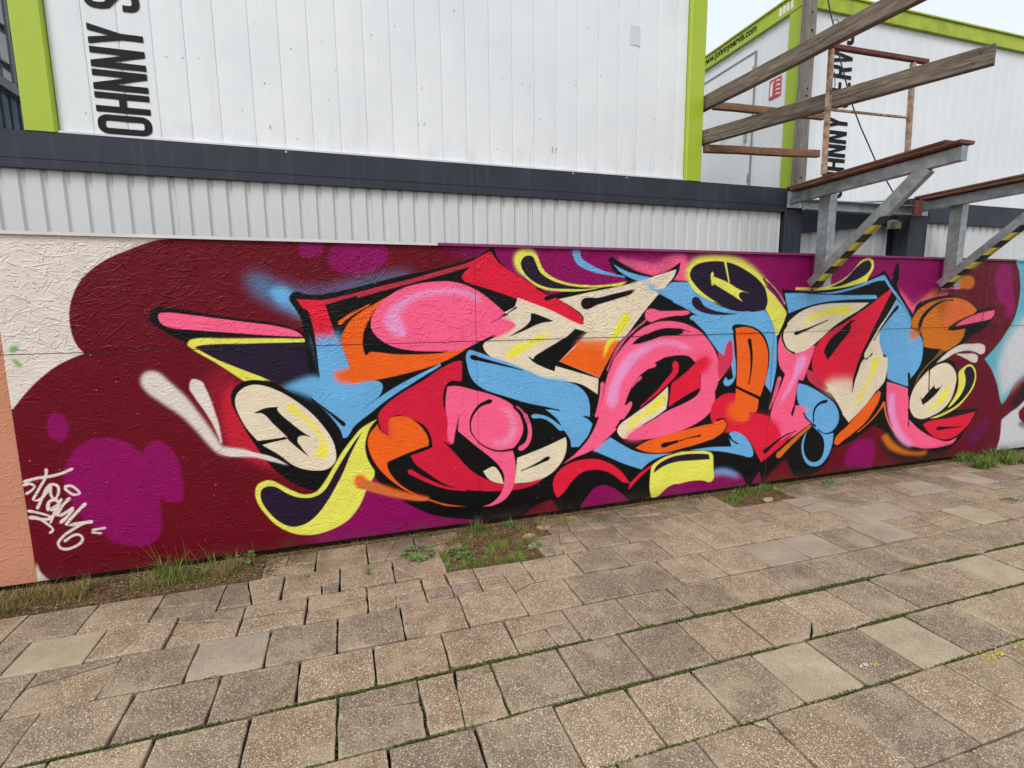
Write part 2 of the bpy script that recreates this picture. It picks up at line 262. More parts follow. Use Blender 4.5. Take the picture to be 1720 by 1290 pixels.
X 8.1 1923,1435 1949,1464 2001,1457! 1989,1389 1913,1298 1837,1231 1782,1130! 1799,1221 1861,1334
B 1.4 760,1138 758,1201 778,1227 832,1214 941,1173! 1076,1124 1308,1014! 1452,984 1576,943 1652,869 1678,786 1679,703! 1635,718! 1699,654! 1668,585 1630,529! 1618,530! 1529,538! 1479,613 1404,724 1326,787! 1447,764! 1380,789 1189,841 1016,902 871,960 795,1029
B 17.6 1144,1067! 1249,1028 1380,999 1477,994 1502,947! 1308,947 1167,1010
K 1.3 792,1166 842,1153 879,1143 917,1134 954,1125 992,1115 1044,1102 1086,1091 1127,1080 1155,1073 1158,1074 1156,1077 1129,1086 1088,1100 1048,1114 996,1131 959,1142 923,1154 886,1166 849,1178 801,1195 782,1185
B 1.5 1324,789! 1442,768! 1629,711! 1703,648! 1665,562 1592,484! 1531,488! 1525,532 1486,619 1420,706
B 1.4 1233,728 1281,724 1324,714 1367,693 1408,668 1447,638 1473,617 1478,617 1477,622 1453,644 1416,677 1375,707 1332,733 1283,748 1235,756 1219,744
K 1.4 1442,770 1382,787 1324,797 1318,793 1323,787 1381,780 1441,766 1444,767
K 1.5 1623,715 1672,682 1699,655 1707,655 1707,662 1677,688 1624,718 1622,718
Y2 9.8 1100,1814 1111,1866 1162,1900 1229,1898 1263,1848 1194,1711! 1127,1752
Y 2.0 1107,1804 1122,1861 1173,1890 1229,1884 1269,1848 1297,1786 1344,1734 1449,1686 1594,1662 1766,1661 1962,1686! 1918,1661 1792,1650 1667,1627 1546,1616 1426,1618 1309,1632 1217,1680 1138,1752
D 1.4 1148,1794 1161,1836 1195,1855 1235,1848 1257,1806 1286,1749 1355,1700 1485,1660 1643,1644 1766,1648! 1643,1633 1485,1633 1355,1640 1263,1669 1183,1727
B 2.1 1527,1891 1536,1851 1564,1806 1609,1779 1641,1767 1684,1753 1728,1743 1772,1736 1818,1729 1864,1724 1911,1719 1942,1716 1946,1719 1943,1723 1912,1729 1866,1738 1822,1747 1779,1758 1738,1772 1699,1787 1662,1806 1634,1820 1602,1840 1590,1863 1584,1902 1550,1922
B 1.5 1851,1805! 1980,1751 2151,1710! 2060,1690! 1968,1723 1890,1767
B 1.5 1854,1805! 1955,1760 2062,1734 2160,1719! 2053,1692! 1956,1728 1892,1764
D 2.0 2498,1733 2513,1786 2563,1820 2656,1841 2774,1845 2884,1830 3010,1783 3127,1719 3202,1653 3233,1587 3242,1515 3209,1474 3133,1463 3006,1468 2868,1493 2743,1538 2633,1598 2547,1666
Y 2.0 2690,1754 2701,1766! 2713,1755 2711,1730! 2844,1687 2970,1628 3059,1605! 2996,1613 2962,1603 2961,1578 3001,1535! 2886,1593 2718,1675! 2715,1662! 2698,1665!
Y 1.6 2800,1853! 2822,1854! 2868,1682! 2856,1682!
B 2.0 2174,1627! 2186,1625! 2279,1639! 2339,1684! 2476,1677 2549,1608 2658,1539 2793,1488 2942,1462 3080,1460! 3089,1332! 2924,1355! 2918,1253! 2814,1133! 2775,1171 2659,1300 2583,1382 2512,1412 2511,1427! 2593,1426! 2545,1451 2368,1540
B 14.9 2064,1678! 2162,1674 2207,1636! 2163,1627 2097,1645
C 14.9 2011,1664! 2107,1683 2152,1646! 2120,1608 2033,1617
B 2.1 2352,1684! 2489,1673 2550,1617 2659,1559 2806,1498 2956,1461 3108,1455 3222,1469! 3308,1369 3355,1273 3370,1135 3376,1006 3360,877 3340,786! 3274,860! 3303,1009! 3293,1138 3224,1266 3142,1325 3026,1353 2907,1351! 2932,1253! 2952,1129 2972,1024 2966,919 2918,869 2867,877 2846,915 2857,945! 2882,939! 2903,912! 2952,930! 2927,1026! 2895,1244! 2854,1101! 2789,1155! 2673,1290 2561,1382 2518,1417! 2529,1434 2600,1429! 2498,1481! 2358,1536!
D 1.6 2524,1540 2535,1569 2569,1574 2600,1554 2637,1509 2723,1474 2833,1453 2976,1443! 2871,1435 2725,1439 2604,1465 2544,1500
Y 2.2 3208,1659! 3332,1566 3454,1445! 3427,1367 3387,1283! 3357,1252! 3324,1337 3278,1411 3228,1474! 3245,1536
K 1.7 3186,1710 3242,1669 3284,1637 3323,1604 3363,1566 3399,1526 3430,1483 3456,1439 3464,1436 3466,1442 3440,1487 3409,1530 3373,1572 3333,1611 3293,1645 3251,1677 3196,1719 3185,1719
C 4.3 3208,1713 3254,1680 3298,1646 3341,1611 3367,1586 3403,1543 3426,1513 3430,1512 3431,1515 3408,1545 3372,1588 3345,1613 3302,1649 3257,1683 3212,1716 3208,1716
K 1.7 2908,1335 2926,1355 3013,1356 3142,1325 3238,1261 3291,1159 3305,1063 3301,1031! 3288,1031! 3280,1138 3226,1245 3143,1310 3040,1336 2952,1334! 2941,1314 2972,1211! 2953,1211! 2927,1294
O 1.7 2942,1329! 3040,1336 3143,1310 3226,1245 3282,1138 3292,1031 3278,903 3235,760! 3100,816 2988,865! 2984,1023 2966,1211
O 1.7 2990,838! 3218,728! 3205,637! 3089,601! 2985,609! 2990,727
N 2.6 3088,1165 3101,1105 3111,1061 3116,1018 3113,971 3106,924 3098,876 3102,871 3108,874 3119,921 3129,968 3135,1016 3133,1061 3126,1107 3116,1166 3100,1177
K 1.7 3075,1232 3089,1184 3102,1138 3110,1091 3114,1044 3116,997 3114,949 3109,902 3106,870 3109,866 3114,868 3119,900 3127,947 3133,995 3135,1043 3134,1091 3129,1139 3118,1188 3107,1235 3088,1247
P 1.9 2120,1447 2130,1480 2179,1489 2246,1474 2416,1472 2486,1472 2515,1457! 2487,1442 2372,1434 2260,1416 2171,1389! 2126,1409!
P 1.9 1465,365! 1576,443 1665,530 1732,641 1775,774 1807,928 1850,1060 1927,1190 2041,1279! 2122,1318! 2314,1314! 2321,1145! 2226,1064 2120,1016 2039,926 1994,844 1966,771! 2025,789! 1986,685 1917,605 1848,546 1757,479 1666,435 1554,403
P 2.0 1732,701! 1773,806 1823,1016 1884,1138 1968,1240 2074,1333 2216,1388 2328,1396 2467,1374 2611,1311 2724,1208 2798,1083 2810,979! 2919,1233! 2929,1171 2930,1067 2861,966 2808,906! 2807,823 2751,721 2645,634! 2241,664! 2401,724 2575,816 2645,863! 2639,977! 2478,1115! 2316,1122 2182,1068 2084,984 2009,889 1947,725! 1970,684!
R4 16.7 2805,1072 2851,1132 2873,1173 2919,1233! 2929,1171 2930,1067 2872,986 2812,948!
R4 2.1 2788,1155! 2853,1096! 2871,1203! 2912,1243! 2929,1171 2930,1067 2872,986 2813,927! 2804,1082
P 1.5 1765,950 1762,906 1757,862 1750,822 1741,783 1731,744 1721,704 1727,694 1738,699 1750,738 1762,776 1773,816 1782,857 1789,902 1795,945 1782,961
P2 1.9 1820,1039 1836,1077 1852,1115 1871,1151 1892,1185 1915,1217 1942,1248 1975,1278 2010,1306 2034,1326 2034,1336 2022,1336 1999,1316 1964,1287 1931,1256 1904,1224 1881,1191 1861,1156 1843,1119 1827,1081 1812,1043 1814,1037
P2 1.9 1836,1024 1851,1062 1865,1100 1880,1138 1898,1174 1921,1208 1946,1241 1974,1273 2003,1302 2036,1330 2071,1356 2108,1381 2132,1399 2132,1408 2121,1409 2098,1391 2062,1366 2027,1339 1994,1310 1964,1279 1937,1247 1912,1213 1890,1178 1872,1141 1857,1103 1844,1064 1830,1026 1832,1022
K 2.1 2814,911! 2760,773! 2756,626! 2806,622! 2920,614! 2997,608! 2981,855! 2880,861 2858,904 2875,939! 2920,1026! 2873,966
K 1.5 2059,1266! 2130,1298 2262,1339 2376,1341 2452,1325 2458,1305! 2424,1291 2287,1285 2176,1254 2082,1232! 2022,1229!
K 1.6 2422,1326 2487,1315 2525,1305 2528,1306 2526,1308 2489,1320 2423,1335 2417,1331
K 1.5 2023,1226 2063,1259 2104,1282 2132,1295 2134,1300 2128,1302 2100,1288 2060,1263 2021,1228 2021,1226
L 13.5 1827,783 1835,899 1897,1041 2002,1162 2154,1225 2323,1245 2474,1215 2558,1168! 2475,1185 2324,1220 2178,1185 2069,1111 1973,1009 1921,914 1902,788 1870,760
R 2.0 2569,1072! 2705,1117! 2627,977! 2645,874! 2575,826 2469,781 2354,732! 2375,929! 2461,985
R 24.6 2598,1091 2693,1117 2744,1075! 2699,1005 2628,957! 2578,1000
K 2.0 1981,683! 1990,772 2031,888 2096,963 2182,1058 2293,1113 2419,1133 2525,1119 2587,1066! 2484,984 2393,928 2347,900! 2236,816! 2102,749! 2023,785!
K 1.9 1972,771! 1994,844 2039,926 2120,1016 2226,1064 2322,1103! 2330,899! 2331,888! 2104,751 1987,663! 1918,583! 1894,606! 2025,789!
P 1.5 2216,1077 2155,1051 2117,1020 2093,999 2093,997 2096,996 2123,1014 2165,1037 2227,1055 2234,1070
P2 1.5 2093,985 2047,935 2029,904 2030,901 2033,902 2056,929 2109,970 2109,984
R 1.6 2375,1067 2382,1024 2367,996 2328,956 2299,924 2269,893 2238,863 2205,835 2171,807 2135,779 2100,752 2099,748 2104,747 2143,771 2181,795 2220,820 2256,846 2292,872 2328,900 2362,928 2407,970 2431,1012 2427,1070 2397,1091
P 1.9 2005,791 1976,752 1945,726 1918,709 1918,672 1960,667 1981,689 2013,730 2033,777 2026,796
C 2.0 1911,571 1922,613 2038,690 2216,796 2342,893! 2345,809 2333,717! 2245,664 2125,607 2042,538 1971,512
P 2.0 1983,511! 2042,560 2137,606! 2245,653 2380,698 2505,744 2642,846! 2770,895! 2780,715 2705,630 2590,571 2413,518 2239,494 2092,494
P 19.7 1971,523! 2041,571 2113,598 2162,583! 2116,499 2019,502
X 9.9 1981,586! 2039,657 2157,724 2276,824 2319,843! 2321,789 2255,717 2111,652 2017,584
K 2.0 2354,732! 2502,811 2628,864! 2642,846! 2605,804 2479,746 2337,701! 2137,606! 2330,712!
K 2.0 2551,1124! 2758,1116! 2758,1116!
B 2.0 1710,444! 1773,487 1853,533! 1949,471 2070,405 2206,370 2419,360 2574,368! 2419,360 2294,339 2195,304 2129,255! 1976,315 1809,397
P 11.5 1716,481! 1784,496! 1842,534! 1773,476! 1711,439!
O 2.1 2069,432! 2165,473 2363,511 2540,541 2788,569! 2795,440! 2676,427 2521,396 2368,371 2243,375 2143,398
K 1.7 2319,410 2386,426 2436,436 2486,446 2536,454 2585,462 2635,469 2636,471 2634,473 2583,470 2532,467 2481,463 2429,458 2376,452 2307,443 2295,423
B 2.2 2557,367! 2766,372 2970,359! 2954,404 2932,460 2962,485 3040,473 3123,411 3182,328 3195,266 3174,251 3066,278 2895,322 2705,351
K 1.8 2923,456 2976,403 3040,373 3042,374 3041,376 2984,411 2941,465 2924,469
R 1.9 1393,175 1388,239 1426,309 1514,363 1626,383 1740,374 1857,328 1954,252 2028,155! 2112,223 2233,289 2319,331! 2407,361! 2320,319 2209,258 2101,180 2018,100! 1931,199 1835,265 1730,295 1616,283 1537,222 1471,144 1426,112! 1410,130
K 2.4 2028,155! 2018,100! 2054,118 2126,155 2211,201! 2216,54! 2155,4! 2045,-16! 1931,177!
G 2.0 1607,8! 1663,88 1720,147 1790,166 1873,140 1958,80 2026,9! 2033,-14! 1817,-19!
Y 2.5 2211,213 2221,268 2295,316 2420,349 2575,354 2734,339 2782,314 2796,231 2801,101! 2775,81 2693,104 2533,114 2379,86 2268,13 2227,12! 2209,77
D 1.7 2233,210! 2259,264 2370,320 2523,337 2681,326 2749,315! 2762,272! 2618,278 2423,281 2322,257
G 4.3 2255,3! 2367,81 2534,108 2761,76! 2815,88! 2820,4! 2821,-20! 2435,-19!
G 4.4 2809,46! 2801,184! 2891,180 3009,145 3106,79 3140,2! 2980,-19! 2599,-17! 2476,-13! 2472,96! 2719,84!
B 17.7 2808,173! 2891,175 3010,134 3079,82! 2999,102 2881,137 2811,134!
Y 2.1 2461,353 2533,357 2743,331 2780,306 2801,190 2806,101 2782,80 2718,98 2593,109 2472,98! 2399,104!
Y 2.5 2211,213 2221,268 2295,316 2420,349 2575,354 2734,339 2782,314 2796,231 2801,101! 2775,81 2693,104 2533,114 2379,86 2268,13 2227,12! 2209,77
D 1.7 2233,210! 2259,264 2370,320 2523,337 2681,326 2749,315! 2762,272! 2618,278 2423,281 2322,257
G 4.6 3197,14! 3270,117! 3299,12!
M3 14.1 3326,3! 3376,72 3480,152 3546,203! 3583,95 3633,8! 3621,-14!
R 2.2 2749,646 2760,719 2818,778 2904,807 2981,800! 2995,682! 3007,595! 3147,639! 3337,581 3467,494! 3625,436! 3467,313 3285,195! 3225,280 3165,374 3081,448 3001,482 2899,479! 2907,549 2866,600! 2804,589 2788,548! 2760,592
O 2.2 2984,843! 3219,737! 3205,646 3120,641! 3132,564! 3021,572! 2988,682
O 21.8 2912,688 2998,735! 3120,652 3131,586! 3047,570 2942,600
O 2.5 2454,512! 2573,533 2731,563 2782,543! 2804,587 2867,595 2909,559 2897,507 2824,459 2640,411 2459,385!
K 1.7 2814,582 2871,595 2908,555 2905,523 2883,482 2885,478 2889,479 2913,520 2918,555 2874,605 2807,595 2804,587
K 1.7 2457,447 2521,458 2571,464 2626,468 2663,471 2670,479 2659,486 2623,481 2568,474 2519,464 2456,450 2455,448
P 2.3 3382,1135 3384,1198 3410,1283! 3422,1219 3483,1142 3554,1107! 3635,1126 3729,1161 3778,1165! 3740,1046 3695,926 3672,872! 3621,886! 3603,776 3596,698 3570,600! 3593,654 3648,667 3722,623 3743,553! 3359,581! 3397,700 3473,937! 3413,1005
P 2.3 3350,586 3359,646 3427,818 3509,977! 3703,968! 3656,877! 3613,884! 3602,774 3589,686 3562,587! 3585,653 3647,662 3707,622 3697,578 3790,491! 3600,392 3466,336! 3472,426 3367,546
P 23.2 3452,506! 3560,531 3704,498! 3626,424 3488,402!
R 27.1 3149,606! 3338,570 3454,483 3432,407! 3268,421 3156,507
R 2.3 3306,283! 3625,436! 3534,353 3285,195! 3254,243!
K 1.9 3325,270 3377,310 3417,339 3458,366 3502,390 3550,411 3607,427 3646,438 3647,440 3644,441 3604,433 3544,421 3492,403 3445,381 3399,357 3356,330 3300,295 3300,274
L 11.4 3598,1073 3651,1093 3695,1069! 3674,993 3612,908 3527,780 3427,665! 3485,783 3557,911
K 1.9 3587,565! 3613,664 3624,697! 3661,672! 3648,661 3593,654 3564,589!
P 1.8 3401,911 3392,866 3383,822 3372,779 3358,736 3343,694 3328,651 3332,645 3338,648 3359,688 3379,729 3398,770 3413,814 3424,858 3436,903 3421,920
P2 1.8 3395,888 3380,840 3366,791 3355,745 3344,700 3334,654 3337,650 3342,652 3356,696 3370,741 3384,785 3402,832 3421,880 3411,894
N 2.8 3481,216 3519,248 3556,280 3594,311 3633,341 3673,371 3713,400 3754,430 3795,460 3794,475 3776,477 3732,450 3689,423 3646,396 3603,368 3561,340 3520,311 3479,282 3439,252 3442,220
B 2.3 3417,1602! 3551,1604 3785,1591 4071,1586 4428,1585! 4444,1557! 4401,1554 4075,1547 3834,1527 3643,1491 3471,1440!
B 2.4 3743,1602! 3924,1613 4136,1651 4322,1706 4483,1757! 4514,1752! 4586,1674 4691,1584 4877,1400! 4679,1562 4573,1652 4511,1713! 4428,1707 4239,1657 4011,1607 3898,1597!
C 2.3 3414,1240 3417,1283 3465,1356 3540,1418 3658,1475 3836,1511 4078,1520 4352,1521! 4233,1453 4092,1388 3955,1314 3822,1218 3689,1135 3595,1111 3526,1114 3469,1142
K 1.8 3449,1353 3415,1300 3410,1250 3428,1200 3462,1151 3516,1117 3557,1101 3568,1104 3564,1113 3522,1129 3475,1159 3445,1204 3429,1251 3434,1293 3468,1344 3463,1356
K 1.8 3560,1259 3619,1276 3679,1295 3750,1321 3803,1340 3854,1359 3906,1379 3907,1381 3904,1382 3850,1366 3796,1350 3742,1333 3669,1312 3608,1297 3546,1283 3538,1267
X 13.7 3627,1363! 3705,1416 3869,1462 4080,1498 4155,1487! 4145,1443 3973,1423 3804,1404 3682,1362
R 2.4 3759,990 3763,1100 3823,1207 3930,1281 4096,1355 4235,1431 4377,1507 4518,1596 4583,1635! 4616,1621! 4558,1528 4470,1371 4394,1237 4320,1091 4274,967 4248,796 4240,727! 4103,746! 3903,837! 3787,922
K 1.9 3887,1140 3937,1215 4045,1290 4153,1371! 4161,1299 4057,1179 3926,1038! 3876,1107!
K 1.9 4153,1371! 4212,1375! 4157,1338!
R4 2.3 3698,970! 3763,945! 3903,837! 3985,742! 3833,807 3727,880
C 2.5 3923,774! 4009,798! 4130,774! 4242,738! 4251,819! 4289,967! 4315,1000! 4350,1033! 4461,1190! 4512,1280! 4550,1347! 4702,1505! 4499,1257! 4516,1188! 4551,1095 4633,1010! 4637,916 4604,800 4473,713 4358,638 4249,516! 4172,521! 4084,644 4000,741
C 33.7 3898,815! 4002,860! 4150,859! 4255,836! 4248,721! 4016,729!
R3 14.1 3750,935! 3855,885 3921,803 3984,748! 3817,831 3725,903!
K 2.0 4444,1201! 4364,1101 4327,1034 4293,932 4259,830 4241,721! 4233,854! 4271,990! 4331,1125!
C 2.5 4344,1079! 4415,1191 4494,1303 4588,1415 4680,1551! 4704,1494! 4608,1381 4515,1257 4551,1095! 4434,1030! 4395,1037! 4373,1032! 4343,1050!
B 2.5 4505,1211 4512,1280 4577,1381 4681,1545! 4786,1470 4879,1382! 4883,1295! 5039,1185 5068,1077 5055,958 4985,864 4939,836! 4926,753! 4782,791 4646,845! 4641,1010! 4551,1095
C 2.5 4625,1005! 4552,1083! 4444,1075! 4347,987 4282,898 4248,726! 4349,709! 4548,744! 4617,823
K 2.0 4683,1490 4633,1438 4596,1398 4562,1359 4528,1319 4496,1276 4466,1231 4437,1185 4438,1183 4441,1184 4474,1227 4508,1271 4543,1312 4580,1349 4617,1386 4657,1424 4712,1474 4707,1492
K 2.0 4612,1717 4645,1671 4679,1625 4714,1579 4752,1535 4791,1493 4832,1452 4873,1410 4877,1410 4877,1412 4837,1454 4797,1496 4760,1538 4724,1582 4690,1629 4658,1675 4626,1722 4615,1724
X 15.0 4461,1006! 4545,1014! 4544,897 4481,771 4386,659 4328,628! 4349,709 4446,808 4493,935
K 2.0 4703,968 4637,1014 4587,1063 4572,1066 4571,1055 4628,1007 4701,965 4704,965
K 2.0 4352,1019 4415,1045 4443,1072 4441,1080 4430,1079 4406,1052 4349,1024 4348,1021
C 2.9 3923,837! 4246,727! 4295,701! 4459,620! 4355,580 4229,471! 4125,596 4040,694
C 2.5 4247,716! 4266,819 4343,942 4408,1043! 4628,1035! 4641,929 4593,813 4496,701 4385,590 4230,465! 4145,548!
X 14.9 4439,1042! 4536,1015! 4500,923 4436,810 4371,708 4317,641 4272,632! 4337,734 4429,868
O 2.5 4075,289! 4092,341 4218,437 4385,590 4498,689 4555,733! 4581,719 4574,648 4528,568 4432,455 4287,360 4172,298 4115,268
O 2.0 4629,626 4592,571 4559,531 4518,492 4474,456 4427,422 4378,391 4345,369 4345,364 4352,364 4385,384 4436,415 4484,448 4530,484 4573,523 4610,561 4653,614 4647,628
O2 2.1 4633,608 4650,552 4671,495 4703,440 4742,386 4787,335 4835,288 4889,243 4954,199 5001,170 5011,170 5009,178 4962,207 4900,251 4849,296 4804,343 4761,393 4723,445 4691,498 4669,553 4652,608 4640,615
B 2.4 3618,838 3630,851! 3723,825 3818,783 3936,718 4037,653 4092,582 4110,506 4088,440 4035,399 3988,392! 4060,382! 4056,284 4019,181 3940,105 3865,98 3787,128 3735,194 3708,286 3719,366 3759,429! 3738,365 3730,291 3751,215 3803,157 3871,135 3935,159 3966,232 3957,323 3923,378 3831,453! 3719,564! 3696,624 3636,686
P 18.7 3649,642! 3694,646 3734,607 3719,572! 3669,612
K 1.9 3945,689 3877,676 3823,635 3808,600 3808,548 3818,498 3823,495 3826,498 3822,547 3827,594 3843,624 3893,656 3954,664 3965,679
K 1.9 3869,438 3928,393 3983,377 4052,392 4089,431 4106,460 4106,462 4104,462 4082,435 4041,402 3982,389 3932,401 3871,440 3869,440
K 1.9 3695,594 3742,536 3790,494 3844,454 3856,454 3854,464 3798,501 3750,540 3701,596 3696,598
P 2.7 4649,810! 4930,741! 4972,439! 5132,326 5319,235 5541,177 5664,205! 5617,157 5477,131 5300,128 5140,149 4961,216 4812,328 4719,482 4666,642
B 15.5 4656,840! 4918,766! 4913,742! 4817,783 4684,814
B 2.6 4631,1035! 5057,1018! 5042,947 4987,865 4943,825! 4929,868! 4902,881! 4911,758! 4766,798 4648,846!
L 15.8 4690,701! 4764,696! 4783,550 4852,399 4971,265 5084,179! 5017,173 4852,275 4750,431 4701,556
K 2.1 4985,363 4977,438 4972,498 4968,537 4959,544 4951,539 4957,499 4967,439 4980,364 4982,362
K 2.6 4641,820 4735,794 4807,773 4882,748 4933,732 4943,735 4937,743 4887,759 4811,783 4738,804 4644,829 4636,827
K 2.1 4903,875 4912,820 4921,767 4927,714 4934,662 4951,650 4964,660 4957,713 4949,765 4940,819 4929,874 4914,884
R 2.8 5173,373! 5209,389 5504,411 5901,447! 5841,360 5744,276 5626,215 5502,200 5392,218 5277,276 5208,333
K 2.3 5381,300 5466,302 5548,304 5625,305 5703,307 5705,308 5701,310 5622,317 5543,323 5458,328 5372,334 5354,317
K2 2.8 5910,480 5830,474 5751,468 5673,462 5595,453 5519,442 5443,433 5369,425 5296,420 5224,416 5153,411 5148,406 5156,401 5229,404 5302,406 5375,410 5451,416 5528,423 5606,431 5684,438 5762,443 5842,447 5923,451 5937,467
K2 32.9 4592,273! 4686,166 4866,49 5127,-3 5388,9 5593,81 5659,127! 5374,101 5093,115 4847,189
N 13.5 4644,305! 4715,318! 4791,243 4935,155 5112,107 5277,104! 5237,76 5081,85 4890,122 4731,199
N 2.6 4879,1335 4899,1379 4952,1446 5050,1501 5173,1538 5312,1558 5434,1556 5561,1532 5659,1493 5737,1442! 5707,1414 5598,1385 5469,1340 5377,1287! 5369,1264! 5415,1256 5605,1271! 5594,1204 5547,1143 5463,1098 5357,1062 5286,1088! 5197,1095 5075,1114! 5038,1218 4995,1295! 4966,1281 4912,1289
O3 16.0 5301,1419 5320,1503 5424,1545 5538,1536 5648,1493 5726,1442! 5598,1385 5447,1340 5343,1288! 5294,1320
O3 2.7 5412,1552! 5561,1532 5659,1493 5737,1442! 5707,1414 5598,1385 5469,1340 5407,1310! 5363,1442!
K 2.6 5019,1299 5030,1349 5060,1392 5107,1434 5154,1469 5207,1499 5271,1522 5346,1535 5409,1535 5411,1537 5409,1539 5345,1543 5262,1535 5191,1516 5129,1489 5074,1456 5022,1412 4989,1359 4980,1306 4997,1289
P 2.8 5465,1293! 5496,1316 5623,1369 5789,1414 5979,1443! 5986,1403 5951,1364 5884,1345 5746,1327 5610,1310
N 20.5 4872,1275! 4935,1274 5011,1257! 4996,1219 4917,1176! 4881,1207
N2 2.7 5289,1072! 5377,1077! 5296,1025 5175,952 5079,862 5001,734! 5039,841 5133,938 5232,1012
C2 3.3 5262,956! 5342,1016 5445,1075 5574,1118 5735,1121 5853,1118 5917,1091 5922,1035 5871,1016 5796,1039 5676,1059 5562,1051 5474,1030 5369,983
C2 3.3 5508,1033! 5623,1029 5800,1015 5836,981 5824,945 5790,938 5666,979 5580,1011
C 2.7 4966,598 4986,695 5063,800 5168,892! 5185,891! 5281,936 5401,949 5496,902 5553,825 5554,712 5512,588 5402,494 5253,442! 5045,457! 4985,523
C 2.7 4971,562 4974,660 5019,754 5177,893! 5429,881! 5555,813 5554,712 5509,602 5418,507 5286,453 5151,428 5045,458 4995,511
K 2.1 5172,910 5180,841 5186,787 5192,732 5196,695 5203,689 5210,694 5206,731 5200,786 5194,840 5186,909 5179,915
K 2.2 5093,651! 5123,619! 5199,688 5260,740 5290,788! 5268,740 5290,708! 5349,723 5393,758! 5322,675 5228,606 5140,562!
X 16.5 5189,521! 5302,576 5392,671 5453,730! 5486,690 5440,592 5310,526 5226,506
Y 2.8 5255,424! 5424,468 5538,536 5592,647 5598,773 5585,849 5640,896 5726,924 5808,876 5845,786 5820,698 5743,613 5631,517 5496,463 5359,428
K 2.2 5325,425! 5474,490 5584,584 5674,693 5698,768 5658,846 5678,889 5739,902 5791,865 5819,787 5792,699 5724,614 5611,532 5476,477
D 2.3 5655,592! 5693,692 5694,768 5663,845 5686,894 5749,898 5793,852 5814,787 5791,706 5722,627
Y 2.8 5589,660 5600,760 5586,843 5644,871! 5682,807 5692,717 5648,631 5522,525 5488,514!
Y 2.3 5326,427 5401,442 5475,458 5544,481 5611,510 5651,532 5704,570 5750,613 5790,661 5812,697 5835,755 5840,798 5834,803 5827,800 5822,758 5800,701 5778,667 5739,619 5693,577 5641,539 5602,518 5537,490 5468,467 5395,450 5322,435 5319,430
Y 2.3 3527,1649! 3780,1650 3973,1693 4109,1770 4228,1879 4299,1902 4354,1881 4366,1816 4319,1739 4301,1701! 4121,1662 3950,1640 3782,1627 3528,1634!
Y 2.2 3527,1649! 3711,1648! 3713,1626! 3528,1630!
D 1.9 3892,1650! 4056,1721 4189,1835 4258,1874 4317,1875 4341,1838 4313,1783 4230,1733 4117,1694 4005,1661
K 2.4 4589,1708! 4627,1775 4632,1853 4646,1867! 4666,1831 4677,1753 4659,1652! 4615,1686!
C2 1.0 -1714,588 -1681,595 -1657,600 -1640,602 -1614,603 -1587,606 -1560,611 -1533,619 -1507,630 -1490,637 -1485,647 -1493,652 -1511,645 -1536,634 -1562,627 -1588,622 -1614,619 -1640,618 -1658,616 -1683,611 -1715,603 -1720,594
C2 1.0 -1615,656 -1619,625 -1630,597 -1647,570 -1664,541 -1677,520 -1691,490 -1659,477 -1641,491 -1623,511 -1601,540 -1604,559 -1622,538 -1623,527 -1614,526 -1596,548 -1610,550 -1632,522 -1648,504 -1663,492 -1679,487 -1667,511 -1654,532 -1638,560 -1620,589 -1607,621 -1602,654 -1607,662
C2 1.0 -1668,434 -1654,461 -1640,490 -1626,520 -1612,545 -1595,559 -1576,553 -1572,540 -1577,511 -1589,489 -1597,505 -1596,534 -1594,558 -1599,567 -1606,559 -1609,536 -1609,499 -1591,473 -1566,504 -1559,541 -1567,565 -1599,574 -1620,557 -1637,528 -1650,497 -1664,470 -1679,443 -1677,432
C2 1.0 -1619,421 -1611,463 -1594,469 -1580,456 -1597,444 -1616,429 -1618,415 -1608,413 -1589,428 -1566,463 -1592,488 -1624,471 -1634,425 -1628,413
C2 1.0 -1720,568 -1691,574 -1676,564 -1698,542 -1715,534 -1718,525 -1712,520 -1694,529 -1665,566 -1689,588 -1721,582 -1726,574
C2 1.0 -1526,484 -1550,461 -1571,435 -1581,416 -1597,387 -1568,377 -1551,387 -1526,402 -1510,412 -1506,424 -1515,428 -1532,417 -1556,402 -1574,393 -1585,378 -1570,407 -1560,425 -1542,448 -1518,470 -1516,482
C2 1.0 -1575,336 -1545,362 -1522,389 -1508,407 -1508,419 -1518,419 -1532,401 -1553,375 -1582,351 -1584,339
C2 1.0 -1457,444 -1480,422 -1503,399 -1520,381 -1545,353 -1561,328 -1526,314 -1506,316 -1479,317 -1451,318 -1432,319 -1425,328 -1433,337 -1451,337 -1479,336 -1506,335 -1527,332 -1547,322 -1535,340 -1511,367 -1494,385 -1472,408 -1448,429 -1446,442
C2 1.0 -1470,336 -1495,322 -1520,308 -1543,294 -1566,279 -1588,258 -1609,227 -1597,187 -1567,175 -1547,179 -1519,189 -1492,208 -1481,236 -1501,268 -1532,267 -1558,250 -1575,239 -1577,228 -1569,225 -1552,237 -1529,252 -1504,253 -1493,238 -1501,220 -1523,204 -1549,194 -1567,192 -1589,200 -1597,220 -1580,246 -1560,265 -1538,279 -1515,293 -1491,307 -1465,320 -1462,331
C2 1.0 -1536,540 -1512,542 -1486,516 -1478,503 -1497,502 -1521,524 -1534,542 -1542,542 -1542,532 -1529,513 -1501,489 -1467,498 -1477,526 -1507,555 -1538,553 -1542,545
C2 1.0 -1717,423 -1686,412 -1656,398 -1633,385 -1613,367 -1606,368 -1606,377 -1628,397 -1652,410 -1683,425 -1714,436 -1720,432
C2 1.0 -1715,384 -1685,380 -1665,364 -1653,350 -1633,326 -1622,308 -1636,296 -1639,287 -1632,284 -1612,302 -1625,336 -1645,361 -1658,376 -1681,394 -1714,399 -1720,392
